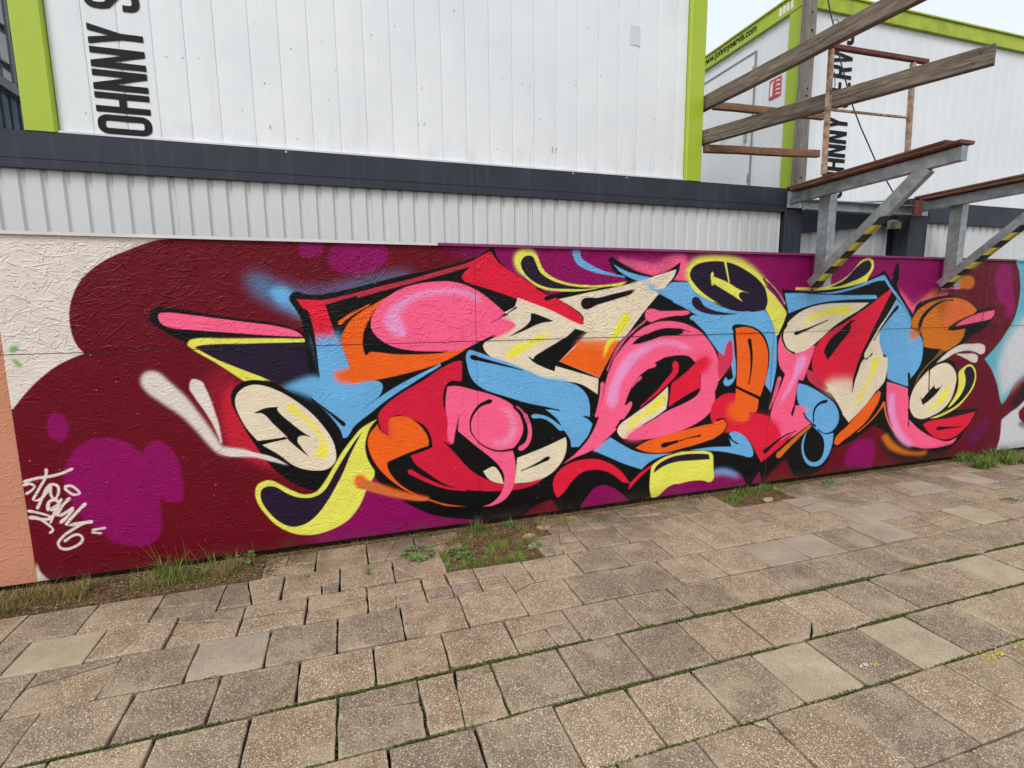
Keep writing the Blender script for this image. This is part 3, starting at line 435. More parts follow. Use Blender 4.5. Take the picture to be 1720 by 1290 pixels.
C2 1.0 -1716,383 -1690,376 -1663,366 -1636,362 -1611,371 -1593,394 -1578,424 -1564,454 -1555,473 -1556,484 -1565,481 -1575,462 -1589,432 -1603,404 -1618,385 -1636,378 -1660,382 -1686,391 -1713,399 -1721,393
C2 1.0 -1619,347 -1607,380 -1593,411 -1577,437 -1566,455 -1566,464 -1573,463 -1585,445 -1601,417 -1615,385 -1628,352 -1626,344
C2 1.0 -1438,273 -1401,275 -1374,276 -1369,282 -1374,288 -1401,286 -1438,284 -1442,279
C2 1.0 -1442,260 -1416,252 -1398,247 -1392,252 -1396,259 -1414,263 -1440,269 -1445,265
V 5.6 -1695,1316 -1680,1331 -1651,1330! -1658,1309 -1693,1295!
V 5.7 -1689,1263! -1676,1263 -1646,1230! -1656,1215! -1676,1231
"""
COL = {'R5': (142, 12, 38), 'R6': (196, 26, 50), 'K': (8, 7, 8), 'K2': (32, 22, 24), 'SB': (84, 120, 164), 'M': (104, 0, 22), 'M2': (102, 2, 30), 'M3': (112, 8, 28), 'G': (140, 0, 88), 'G2': (150, 20, 110), 'G3': (104, 4, 72), 'P': (255, 96, 138), 'P2': (214, 86, 128), 'R': (226, 26, 58), 'R2': (212, 24, 58), 'R3': (190, 44, 66), 'R4': (214, 50, 84), 'O': (242, 98, 24), 'O2': (214, 110, 56), 'O3': (240, 112, 52), 'B': (106, 172, 222), 'C': (232, 214, 186), 'C2': (226, 212, 202), 'C3': (206, 204, 208), 'C4': (120, 120, 130), 'C5': (190, 180, 175), 'Y': (230, 226, 92), 'Y2': (226, 220, 90), 'X': (240, 228, 66), 'D': (34, 20, 44), 'L': (238, 150, 202), 'L2': (240, 140, 180), 'N': (208, 112, 18), 'N2': (120, 84, 40), 'T': (96, 176, 190), 'V': (110, 170, 90)}
WX0, WX1, WZ0, WZ1, PPM = -2.0, 9.0, -0.02, 1.96, 430     # wall area covered by the paint bitmap, pixels per metre
TW, TH = int((WX1-WX0)*PPM), int((WZ1-WZ0)*PPM)
def smooth(P, corner, step):
    n = len(P); out = []
    for i in range(n):
        p1 = P[i]; p2 = P[(i+1) % n]; p0 = P[i-1]; p3 = P[(i+2) % n]
        d = float(np.linalg.norm(p2-p1)); a = float(np.linalg.norm(p1-p0)); c = float(np.linalg.norm(p3-p2))
        t1 = (p2-p1) if corner[i] or a < 1e-6 else ((p1-p0)/a*d*.5+(p2-p1)*.5)
        t2 = (p2-p1) if corner[(i+1) % n] or c < 1e-6 else ((p2-p1)*.5+(p3-p2)/c*d*.5)
        k = max(1, int(d/step)); s = (np.arange(k)/k)[:, None]
        out.append((2*s**3-3*s*s+1)*p1+(s**3-2*s*s+s)*t1+(3*s*s-2*s**3)*p2+(s**3-s*s)*t2)
    return np.concatenate(out)
def gk(s):
    r = max(1, int(3*s)); x = np.arange(-r, r+1); k = np.exp(-x*x/2/s/s); return k/k.sum()
def conv(a, k, ax):
    r = len(k)//2; out = np.zeros_like(a); n = a.shape[ax]
    for j, w in enumerate(k):
        sh = j-r
        if abs(sh) >= n: continue
        if ax: out[:, max(0,-sh):n-max(0,sh)] += w*a[:, max(0,sh):n+min(0,sh)]
        else: out[max(0,-sh):n-max(0,sh)] += w*a[max(0,sh):n+min(0,sh)]
    return out
def raster(img, Q, col, blur, SS=3):
    Hh, Ww, _ = img.shape; pad = int(3*blur)+2
    x0 = int(max(0, Q[:,0].min()-pad)); x1 = int(min(Ww, Q[:,0].max()+pad+1)); y0 = int(max(0, Q[:,1].min()-pad)); y1 = int(min(Hh, Q[:,1].max()+pad+1))
    if x1 <= x0 or y1 <= y0: return
    w = x1-x0; h = y1-y0; acc = np.zeros((h*SS, w+2), np.float32)
    B = np.roll(Q, -1, 0)
    for (ax, ay), (bx, by) in zip(Q, B):
        d = 1
        if ay == by: continue
        if ay > by: ax, ay, bx, by = bx, by, ax, ay; d = -1
        ra = max(0, math.ceil((ay-y0)*SS-.5)); rb = min(h*SS, math.ceil((by-y0)*SS-.5))
        if rb <= ra: continue
        rr = np.arange(ra, rb); yy = (rr+.5)/SS+y0
        xx = np.clip(ax+(yy-ay)*(bx-ax)/(by-ay)-x0, 0, w); i = np.floor(xx).astype(int); f = xx-i
        acc[rr, i] += d*(1-f); acc[rr, i+1] += d*f
    m_ = np.clip(np.abs(np.cumsum(acc, 1)[:, :w]), 0, 1).reshape(h, SS, w).mean(1)
    if blur > .4:
        k = gk(blur); m_ = conv(conv(m_, k, 1), k, 0)
        if blur > 3:                                       # wide fades are spray: speckled
            m_ = np.clip(m_ + (m_*(1-m_))*1.3*(RNG.random(m_.shape)-.5), 0, 1)
    img[y0:y1, x0:x1] = img[y0:y1, x0:x1]*(1-m_[..., None])+col*m_[..., None]
def paint_bitmap():
    img = np.zeros((TH, TW, 3), np.float32)+lin(COL['M'])
    for ln in ART.strip().split('\n'):
        t = ln.split(); col = t[0]; blur = float(t[1])*PPM/1000.0
        P = []; c = []
        for q in t[2:]:
            cc = q[-1] == '!'; x, z = q.rstrip('!').split(','); P.append(((int(x)/1000.0-WX0)*PPM, (int(z)/1000.0-WZ0)*PPM)); c.append(cc)
        raster(img, smooth(np.array(P), c, 3.0), lin(COL[col]), blur)
    # thin wear: tiny flakes of bare primer and dust
    hgt = strand_bitmap(); th, tw = hgt.shape
    yy = (np.arange(TH)/PPM*SPM).astype(int) % th; xx = (np.arange(TW)/PPM*SPM).astype(int) % tw
    hh = hgt[yy][:, xx]
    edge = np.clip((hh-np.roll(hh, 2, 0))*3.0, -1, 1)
    fl = (RNG.random((TH//3+1, TW//3+1)) > .9985).repeat(3, 0).repeat(3, 1)[:TH, :TW] & (edge > .15)
    img[fl] = img[fl]*.4+lin((205, 190, 180))*.6
    img *= (1+.16*(hh-.5)+.16*np.clip(edge, -.6, .6))[..., None]  # relief shading of the strands painted into the colour
    lo = np.clip((.30-hh)*5, 0, 1)[..., None]; img = img*(1-.35*lo)  # crevice shade between strands painted in as darker colour
    n = np.zeros((TH, TW), np.float32)                      # slow mottling of the coat
    for s_, a in ((40, .10), (12, .06)):
        g = RNG.random((TH//s_+3, TW//s_+3)); y = np.arange(TH)/s_; x = np.arange(TW)/s_
        yi = y.astype(int); xi = x.astype(int); fy = (y-yi)[:, None]; fx = (x-xi)[None]
        n += a*((g[yi][:, xi]*(1-fx)+g[yi][:, xi+1]*fx)*(1-fy)+(g[yi+1][:, xi]*(1-fx)+g[yi+1][:, xi+1]*fx)*fy-.5)
    img *= (1+n)[..., None]
    # rain splash dirt creeping up from the ground
    z = np.arange(TH)/PPM+WZ0
    d = np.clip(1-z/.10, 0, 1)[:, None]*(.35+.5*n/.1)
    d = np.clip(d, 0, .5)[..., None]; img = img*(1-d)+lin((74, 58, 46))*d
    return np.clip(img, 0, 1)
SPM = 520                                                   # strand bitmap: pixels per metre, repeats every 5 m
_H = None
def strand_bitmap():
    global _H
    if _H is not None: return _H
    W_, H_ = int(5*SPM), int(1.98*SPM); a = np.full((H_, W_), .4, np.float32)
    N = 24000
    cx = RNG.random(N)*W_; cyy = RNG.random(N)*H_; ln = (.015+.085*RNG.random(N)**1.5)*SPM; wd = (.0022+.009*RNG.random(N)**1.8)*SPM
    an = RNG.normal(0, .75, N); lv = RNG.random(N); tx = RNG.normal(0, .2, N); ty = RNG.normal(0, .35, N); cv = RNG.normal(0, .16, N)
    for i in range(N):
        l2 = ln[i]/2; w2 = wd[i]/2; ca, sa = math.cos(an[i]), math.sin(an[i])
        ex = abs(ca)*l2+abs(sa)*w2+3; ey = abs(sa)*l2+abs(ca)*w2+3+abs(cv[i])*l2*.5
        x0 = int(cx[i]-ex); x1 = int(cx[i]+ex)+1; y0 = max(0, int(cyy[i]-ey)); y1 = min(H_, int(cyy[i]+ey)+1)
        X = np.arange(x0, x1)[None]-cx[i]; Y = np.arange(y0, y1)[:, None]-cyy[i]
        u = (X*ca+Y*sa)/l2; v = (-X*sa+Y*ca)/w2+cv[i]*u*u*l2/w2*.35
        lim = 1-.55*np.clip(np.abs(u)-.55, 0, 1)**1.0
        mk = (np.abs(u) < 1) & (np.abs(v) < lim)
        hv = .28+.5*lv[i]+tx[i]*u+ty[i]*v*.5
        ix = (np.arange(x0, x1) % W_)
        sub = a[y0:y1][:, ix]; sub = np.where(mk, sub*.2+hv*.8, sub); a[y0:y1, ix] = sub
    k = gk(.6); a = conv(conv(a, k, 0), k, 1)
    _H = np.clip(a, 0, 1); return _H
def to_image(name, arr, data=False):
    h, w = arr.shape[:2]; im = bpy.data.images.new(name, w, h, alpha=False, float_buffer=bool(data))
    im.colorspace_settings.name = 'Non-Color' if data else 'sRGB'
    if arr.ndim == 2: arr = np.repeat(arr[..., None], 3, 2)
    if not data: arr = np.where(arr <= .0031308, arr*12.92, 1.055*np.clip(arr, 0, 1)**(1/2.4)-.055)
    px = np.ones((h, w, 4), np.float32); px[..., :3] = arr
    im.pixels.foreach_set(px.ravel()); im.update(); im.pack(); return im
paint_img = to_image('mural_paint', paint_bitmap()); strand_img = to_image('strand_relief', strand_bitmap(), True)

# ================================================================ materials
def board_mat(name, painted=True, base=None):
    M = Mat(name, rough=.55, spec=.2)
    uv = M.n.new('ShaderNodeUVMap'); uv.uv_map = 'wall'
    if painted:
        t = M.n.new('ShaderNodeTexImage'); t.image = paint_img; t.extension = 'EXTEND'; t.interpolation = 'Cubic'
        M.l.new(M.vmap((1/(WX1-WX0), 1/(WZ1-WZ0), 1), uv.outputs[0], loc=(-WX0/(WX1-WX0), -WZ0/(WZ1-WZ0), 0)), t.inputs[0]); col = t.outputs[0]
    else:
        n = M.noise(2.2, 5); n2 = M.noise(60, 3)
        col = M.mix(M.math('MULTIPLY', n2, .25), M.ramp(n, [(.3, base[0]), (.7, base[1])]), base[2])
    s_ = M.n.new('ShaderNodeTexImage'); s_.image = strand_img; s_.extension = 'REPEAT'; s_.interpolation = 'Cubic'
    M.l.new(M.vmap((1/5.0, 1/1.98, 1), uv.outputs[0]), s_.inputs[0])
    M.color(col)
    M.roughness(M.ramp(M.noise(9, 3), [(.3, .38), (.7, .58)]))
    bn = M.n.new('ShaderNodeMapRange'); bn.inputs['From Min'].default_value = 1.26; bn.inputs['From Max'].default_value = 1.30
    bn.inputs['To Min'].default_value = .50; bn.inputs['To Max'].default_value = 1.0; M.l.new(M.sep()[2], bn.inputs[0])
    pv = M.ramp(M.noise(1.9, 3), [(.35, .5), (.65, .95)])
    b1 = M.bump(M.math('MULTIPLY', M.math('MULTIPLY', s_.outputs[0], bn.outputs[0]), pv), 1.0, .0125)
    M.bump(M.noise(420, 2, .5), .25, .0006, b1)
    return M.m
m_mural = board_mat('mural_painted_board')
m_peach = board_mat('peach_painted_board', False, (L4(206,144,116), L4(196,132,104), L4(178,112,84)))
m_edge = Mat('board_edge', rough=.85); m_edge.color(m_edge.ramp(m_edge.noise(60, 4, src=m_edge.vmap((1,1,6))), [(.3, L4(60,38,26)), (.7, L4(130,92,60))])); m_edge = m_edge.m
def flat_mat(name, a, b, rough=.5, scale=3.0, metal=0.0, speck=0.0, bumpd=.0006, spec=.5, streak=None):
    M = Mat(name, rough=rough, metal=metal, spec=spec)
    c = M.ramp(M.noise(scale, 6, .6), [(.28, a), (.72, b)])
    if streak:
        f = M.ramp(M.noise(3.0, 5, .6, src=M.vmap((9, 9, .7))), [(.52, 0.0), (.75, .55)])
        c = M.mix(f, c, streak)
    if name.startswith('container_white'):
        f = M.ramp(M.noise(2.2, 6, .65, src=M.vmap((5, 5, .5), loc=(3, 0, 1))), [(.58, 0.0), (.80, .22)])
        c = M.mix(f, c, L4(188,186,178,.9))
        zr = M.n.new('ShaderNodeMapRange'); zr.inputs['From Min'].default_value = 2.75; zr.inputs['From Max'].default_value = 2.47; M.l.new(M.sep()[2], zr.inputs[0])
        c = M.mix(M.math('MULTIPLY', zr.outputs[0], M.ramp(M.noise(11, 6, .7, src=M.vmap((1, 1, .35))), [(.48, 0.0), (.78, .45)])), c, L4(168,162,148,.9))
    if speck:
        f = M.ramp(M.voro(55, out='Distance'), [(.0, speck), (.10, 0.0)], 'LINEAR')
        f = M.math('MULTIPLY', f, M.ramp(M.noise(4, 3), [(.5, 0.0), (.62, 1.0)]))
        c = M.mix(f, c, (.05, .045, .04, 1))
    M.color(c); M.roughness(M.ramp(M.noise(scale*2.2, 4), [(.3, max(rough-.08, .05)), (.7, min(rough+.12, 1))]))
    pv = M.bump(M.noise(scale*14, 4), .3, bumpd)
    if name.startswith('container_white'): M.bump(M.noise(1.6, 2), .5, .02, pv)
    return M.m
m_white = flat_mat('container_white_paint', L4(226,228,231,.97), L4(240,241,243,.97), .42, 1.3, speck=.8)
m_lime = flat_mat('lime_green_paint', L4(172,196,44,.86), L4(184,206,52,.86), .42, 1.6, speck=.5)
m_limed = flat_mat('weathered_lime_paint', L4(150,172,30,.86), L4(196,212,44,.86), .5, 7, speck=.8, streak=L4(120,130,50))
m_black = flat_mat('black_vinyl_letter', L4(14,14,15), L4(26,26,27), .5, 5, spec=.2)
m_anth = flat_mat('anthracite_steel', L4(46,50,60,.85), L4(56,60,71,.85), .5, 2.2, speck=.9, spec=.3, streak=L4(70,74,82))
m_anth_d = flat_mat('dark_navy_steel', L4(26,32,46,.7), L4(34,41,58,.7), .5, 3, spec=.3)
m_grey = flat_mat('grey_corrugated_sheet', L4(208,208,207,.93), L4(218,218,217,.93), .42, 1.2, speck=.4)
m_galv = Mat('galvanised_steel', rough=.42, metal=.55)
_v = m_galv.voro(26, out='Color'); _g = m_galv.ramp(m_galv.noise(10, 5), [(.3, L4(128,134,138)), (.7, L4(178,183,186))])
_bw = m_galv.n.new('ShaderNodeRGBToBW'); m_galv.l.new(_v, _bw.inputs[0])
m_galv.color(m_galv.mix(.25, _g, m_galv.ramp(_bw.outputs[0], [(.2, .22), (.8, .6)]), 'MIX')); m_galv.bump(m_galv.noise(40, 4), .2, .0005); m_galv = m_galv.m
m_rust = flat_mat('brown_rusty_sheet', L4(74,44,32), L4(128,84,58), .8, 9, bumpd=.002)
m_rustpole = flat_mat('rusted_painted_tube', L4(110,66,52), L4(196,176,152), .75, 26, bumpd=.002)
m_rustred = flat_mat('dark_red_rust', L4(84,40,38), L4(120,66,58), .75, 16, bumpd=.002)
def wood_mat(name, a, b, dark, ang=(0,0,0), along='x'):
    M = Mat(name, rough=.8)
    tc = M.n.new('ShaderNodeTexCoord').outputs['Object']
    sc = {'x': (1.2, 22, 22), 'y': (22, 1.2, 22), 'z': (22, 22, 1.2)}[along]
    g = M.noise(2.6, 7, .62, src=M.vmap(sc, tc), dist=.6); g2 = M.noise(9, 5, .6, src=M.vmap(sc, tc))
    c = M.mix(M.ramp(g2, [(.38, .0), (.66, .85)]), M.ramp(g, [(.3, a), (.7, b)]), dark)
    cr_ = M.noise(5, 6, .75, src=M.vmap(tuple(q*1.9 if q > 5 else q*.5 for q in sc), tc))
    c = M.mix(M.ramp(cr_, [(.60, 0.0), (.68, .75)]), c, L4(48,38,30))
    kn = M.ramp(M.voro(5.5, src=M.vmap(tuple(.25 if q < 5 else .14 for q in sc), tc)), [(.0, .9), (.045, 0.0)])
    M.color(M.mix(kn, c, L4(46,30,20))); M.bump(g2, .6, .0015); return M.m
m_wood = wood_mat('weathered_timber', L4(84,72,61), L4(158,141,123), L4(54,45,38))
m_woodz = wood_mat('grey_timber_post', L4(120,114,108), L4(160,152,144), L4(84,78,72), along='z')
m_wooden = wood_mat('brown_timber', L4(124,86,58), L4(160,120,86), L4(84,54,36))
m_tape_y = flat_mat('yellow_tape', L4(166,158,56), L4(188,178,62), .45, 8)
m_tape_k = flat_mat('black_tape', L4(24,24,26), L4(34,34,36), .4, 8)
m_cable = flat_mat('dark_cable', L4(40,42,46), L4(56,58,62), .5, 8)
m_white_trim = flat_mat('white_edge_trim', L4(206,202,204), L4(226,222,224), .4, 4)
m_mag_trim = flat_mat('magenta_painted_trim', L4(118,20,84), L4(150,44,104), .45, 6)
m_mar_trim = flat_mat('maroon_painted_trim', L4(96,18,52), L4(116,34,62), .45, 6)
m_pink = flat_mat('pink_paint', L4(222,110,150), L4(232,126,164), .5, 8)
m_navy = flat_mat('navy_corrugated_sheet', L4(40,62,92), L4(50,74,104), .45, 3)
m_frame_g = flat_mat('grey_window_frame', L4(128,130,132), L4(146,148,150), .45, 4)
m_frame_d = flat_mat('dark_window_frame', L4(70,78,78), L4(90,98,98), .45, 4)
m_red = flat_mat('red_sign', L4(188,60,80), L4(202,72,92), .4, 8)
m_greensign = flat_mat('green_sign', L4(20,110,70), L4(26,120,80), .4, 8)
m_signwhite = flat_mat('sign_white', L4(235,235,235), L4(240,240,240), .4, 8)
m_greydecal = flat_mat('grey_decal', L4(204,206,209), L4(216,218,220), .5, 8)
m_lampglass = flat_mat('lamp_brass', L4(112,100,66), L4(140,126,86), .35, 10)
g_ = Mat('window_glass', base=(.30,.36,.37,1), rough=.06, spec=.9); g_.color(g_.ramp(g_.noise(2.0, 2), [(.3, (.30,.36,.37,1)), (.7, (.42,.5,.5,1))])); m_glass = g_.m  # pale cyan of the reflected sky put into the pane colour
# paving
def slab_mat():
    M = Mat('exposed_aggregate_slab', rough=.85, spec=.35)
    r = M.rand()
    vc = M.voro(190, out='Color'); bw = M.n.new('ShaderNodeRGBToBW'); M.l.new(vc, bw.inputs[0])
    vd = M.voro(190, out='Distance')
    peb = M.ramp(bw.outputs[0], [(.12, L4(98,83,70)), (.34, L4(152,132,111)), (.56, L4(180,158,133)), (.74, L4(206,187,162)), (.88, L4(240,230,212))])
    matrix_ = M.ramp(M.noise(500, 2), [(.3, L4(106,90,75)), (.7, L4(156,136,114))])
    c = M.mix(M.ramp(vd, [(.30, .0), (.62, 1.0)]), peb, matrix_)
    vs_ = M.voro(46, out='Distance'); c = M.mix(M.ramp(vs_, [(.0, .9), (.07, .0)]), c, L4(236,228,212))
    n1 = M.noise(1.7, 5, .62); n2 = M.noise(9.0, 6, .65)
    st = M.ramp(n2, [(.32, .78), (.52, .99), (.66, 1.08)]); c = M.mix(1.0, c, st, 'MULTIPLY')
    st2 = M.ramp(n1, [(.34, .86), (.68, 1.10)]); c = M.mix(1.0, c, st2, 'MULTIPLY')
    tone = M.ramp(r, [(.0, (.80,.79,.80,1)), (.3, (1.02,.98,.93,1)), (.6, (.93,.93,.92,1)), (.8, (1.10,1.08,1.04,1)), (1.0, (.88,.86,.84,1))], 'CONSTANT')
    c = M.mix(1.0, c, tone, 'MULTIPLY')
    worn = M.ramp(M.noise(5.0, 5, .6, src=M.vmap(loc=(7, 3, 0))), [(.50, 0.0), (.66, .55)])
    c = M.mix(worn, c, L4(172,154,128))
    # soil trodden over the slabs next to the wall, and scattered dark gum and algae spots
    mr = M.n.new('ShaderNodeMapRange'); mr.inputs['From Min'].default_value = 2.75; mr.inputs['From Max'].default_value = 3.35; M.l.new(M.sep()[1], mr.inputs[0])
    c = M.mix(M.math('MULTIPLY', mr.outputs[0], M.ramp(M.noise(6, 6, .7), [(.36, 0.0), (.62, .95)])), c, L4(88,72,54))
    c = M.mix(M.ramp(M.voro(5.2, src=M.vmap(loc=(2, 1, 0))), [(.0, .7), (.035, .6), (.05, 0.0)]), c, L4(74,66,58))
    c = M.mix(M.math('MULTIPLY', M.ramp(M.noise(3.1, 6, .7, src=M.vmap(loc=(4, 9, 2))), [(.56, 0.0), (.70, .5)]), M.ramp(M.noise(60, 3), [(.4, 0.0), (.6, 1.0)])), c, L4(104,98,70))
    # edge wear and grime: uses the slab's own outline (vertex attribute 'rim')
    at = M.n.new('ShaderNodeAttribute'); at.attribute_name = 'rim'
    rim = M.math('MULTIPLY', at.outputs['Fac'], M.ramp(M.noise(11, 4), [(.42, .0), (.60, 1.0)]))
    c = M.mix(M.math('MULTIPLY', rim, .28), c, L4(190,176,152))
    M.color(c)
    h = M.math('ADD', M.math('MULTIPLY', vd, -1.0), M.math('MULTIPLY', M.noise(90, 4), .8))
    M.bump(h, .6, .0022); return M.m
def smooth_slab_mat():
    M = Mat('smooth_grey_slab', rough=.8, spec=.35)
    c = M.ramp(M.noise(5, 7, .65), [(.3, L4(122,110,99)), (.5, L4(146,132,118)), (.72, L4(176,160,140))])
    c = M.mix(M.ramp(M.noise(170, 3), [(.42, 0.0), (.62, .7)]), c, L4(186,170,146))
    c = M.mix(M.ramp(M.voro(60), [(.0, .8), (.09, .0)]), c, L4(226,214,194))
    c = M.mix(M.ramp(M.noise(240, 2), [(.5, 0.0), (.7, .5)]), c, L4(84,74,66))
    M.color(c); M.bump(M.noise(150, 4), .4, .001); return M.m
m_slab = slab_mat(); m_slab2 = smooth_slab_mat(); m_slab3 = smooth_slab_mat(); m_slab3.name = 'pale_worn_slab'
for nd in m_slab3.node_tree.nodes:
    if nd.type == 'VALTORGB' and len(nd.color_ramp.elements) == 3:
        for e, c3 in zip(nd.color_ramp.elements, (L4(138,122,101), L4(162,145,120), L4(184,169,144))): e.color = c3
M = Mat('joint_soil', rough=.95, spec=.2)
_a = M.ramp(M.noise(45, 6, .7), [(.3, L4(20,16,13)), (.7, L4(52,42,32))])
M.color(M.mix(M.ramp(M.noise(5, 4), [(.5, 0.0), (.7, .4)]), _a, L4(48,54,28))); M.bump(M.noise(150, 5), .8, .004); m_joint = M.m
M = Mat('bare_soil', rough=.95, spec=.2)
_a = M.ramp(M.noise(30, 7, .7), [(.25, L4(46,36,26)), (.5, L4(96,76,54)), (.75, L4(140,116,84))])
M.color(M.mix(M.ramp(M.voro(120), [(.0, .7), (.2, .0)]), _a, L4(168,142,104))); M.bump(M.noise(110, 6), .9, .006); m_soil = M.m
def leaf_mat(name, a, b, c3):
    M = Mat(name, rough=.6, spec=.3); at = M.n.new('ShaderNodeAttribute'); at.attribute_name = 'tone'
    M.color(M.ramp(at.outputs['Fac'], [(.0, a), (.5, b), (1.0, c3)])); M.b.inputs['Subsurface Weight'].default_value = 0.0; return M.m
m_green = leaf_mat('fresh_grass', L4(52,76,26), L4(92,116,44), L4(142,154,76))
m_dry = leaf_mat('dry_grass', L4(98,82,46), L4(150,128,78), L4(116,128,60))
m_moss = leaf_mat('moss', L4(44,54,20), L4(76,88,32), L4(110,116,50))
m_weed = leaf_mat('weed_leaf', L4(44,78,36), L4(78,118,58), L4(120,152,88))
m_litter = leaf_mat('plant_litter', L4(66,50,34), L4(118,94,64), L4(176,150,110))
m_yellowpaint = flat_mat('worn_yellow_paint', L4(206,178,40), L4(220,196,60), .7, 30)
m_petal = flat_mat('pale_chip', L4(200,190,174), L4(232,226,214), .7, 30)

# ================================================================ ground and paving
g = MB(); g.add([(-150,-150,-.055),(150,-150,-.055),(150,150,-.055),(-150,150,-.055)], [(0,1,2,3)])
tag(g.build('ground', m_soil), kind='structure')
# far paving beyond the traced slabs (behind and beside the camera) as one sheet
pavement = thing('pavement', None, None); pavement['kind'] = 'structure'
del_keys = [k for k in ('label', 'category') if k in pavement.keys()]
for k in del_keys: del pavement[k]
b = MB(); b.add([(-6,-6,-.026),(16,-6,-.026),(16,3.39,-.026),(-6,3.39,-.026)], [(0,1,2,3)])
b.build('joint_bed', m_joint, pavement)
def slab_geo(poly, thick=.05, bev=.005, jit=.0016, rng=random):
    """a chamfered stone from a convex outline: returns verts, faces, rim weights"""
    pts = []
    n = len(poly); cx_ = sum(p[0] for p in poly)/n; cy_ = sum(p[1] for p in poly)/n
    for i in range(n):
        a = Vector(poly[i]); c = Vector(poly[(i+1) % n]); L = (c-a).length; k = max(1, int(L/.055))
        nrm = Vector(((c-a).y, -(c-a).x)).normalized() if L > 1e-6 else Vector((0,0))
        for j in range(k):
            t = j/k; p = a.lerp(c, t)
            if j: p = p + nrm*rng.uniform(-jit*1.6, jit)
            else: p = p + (Vector((cx_, cy_))-p).normalized()*rng.choice((.001, .002, .002, .003, .006))
            pts.append(p)
    N = len(pts); cen = Vector((cx_, cy_))
    def inset(d): return [p+(cen-p).normalized()*d for p in pts]
    r0 = pts; r1 = inset(bev*.35); r2 = inset(bev*1.5); r3 = inset(.028 if min((p-cen).length for p in pts) > .07 else .012)
    V = [(p.x,p.y,-thick) for p in r0]+[(p.x,p.y,-bev) for p in r0]+[(p.x,p.y,-bev*.3) for p in r1]+[(p.x,p.y,rng.uniform(-.0006,.0004)) for p in r2]+[(p.x,p.y,.0003) for p in r3]
    Fc = []
    for q in range(4): Fc += [(q*N+i, q*N+(i+1) % N, (q+1)*N+(i+1) % N, (q+1)*N+i) for i in range(N)]
    Fc.append(tuple(4*N+i for i in range(N)))
    rim = [1.0]*(4*N)+[0.0]*N
    return V, Fc, rim
def slab_mesh(poly, mat, **kw):
    V, Fc, rim = slab_geo(poly, **kw); me = bpy.data.meshes.new('paving_slab'); me.from_pydata(V, [], Fc)
    at = me.attributes.new('rim', 'FLOAT', 'POINT'); at.data.foreach_set('value', rim); me.materials.append(mat); me.update(); return me
# rows: (near edge, far edge, joint phase, joint pitch, first X, last X) measured on the ground
ROWS = [(-.20,.105,.05,.305),(.105,.41,.20,.305),(.41,.715,.03,.305),(.715,1.02,.10,.308),(1.02,1.345,.16,.309),(1.345,1.65,.06,.3075),(1.65,1.96,.20,.309),(1.96,2.235,.04,.3055),
        (2.235,2.512,.185,.3005),(2.512,2.772,.03,.2985),(2.772,3.042,-.11,.2975),(3.042,3.32,.05,.298)]
def clip_half(poly, px, py, nx, ny):
    out = []
    for i in range(len(poly)):
        a = poly[i]; c = poly[(i+1) % len(poly)]; da = (a[0]-px)*nx+(a[1]-py)*ny; dc = (c[0]-px)*nx+(c[1]-py)*ny
        if da >= 0: out.append(a)
        if (da >= 0) != (dc >= 0): t = da/(da-dc); out.append((a[0]+t*(c[0]-a[0]), a[1]+t*(c[1]-a[1])))
    return out
def cut(polys, which, p, q, gap=.004):
    """split polygon number 'which' along the line p-q"""
    P = polys.pop(which); dx, dy = q[0]-p[0], q[1]-p[1]; L = math.hypot(dx, dy); nx, ny = -dy/L, dx/L
    a = clip_half(P, p[0]+nx*gap/2, p[1]+ny*gap/2, nx, ny); c = clip_half(P, p[0]-nx*gap/2, p[1]-ny*gap/2, -nx, -ny)
    polys += [z for z in (a, c) if len(z) > 2]
variants = {}
def std_slab(w, d, k, mat):
    key = (round(w, 3), round(d, 3), k, mat.name)
    if key not in variants:
        rr = random.Random(hash(key[:3]) & 0xffff if False else int(w*1e5+d*1e3+k*77))
        variants[key] = slab_mesh([(-w/2,-d/2),(w/2,-d/2),(w/2,d/2),(-w/2,d/2)], mat, rng=rr)
    return variants[key]
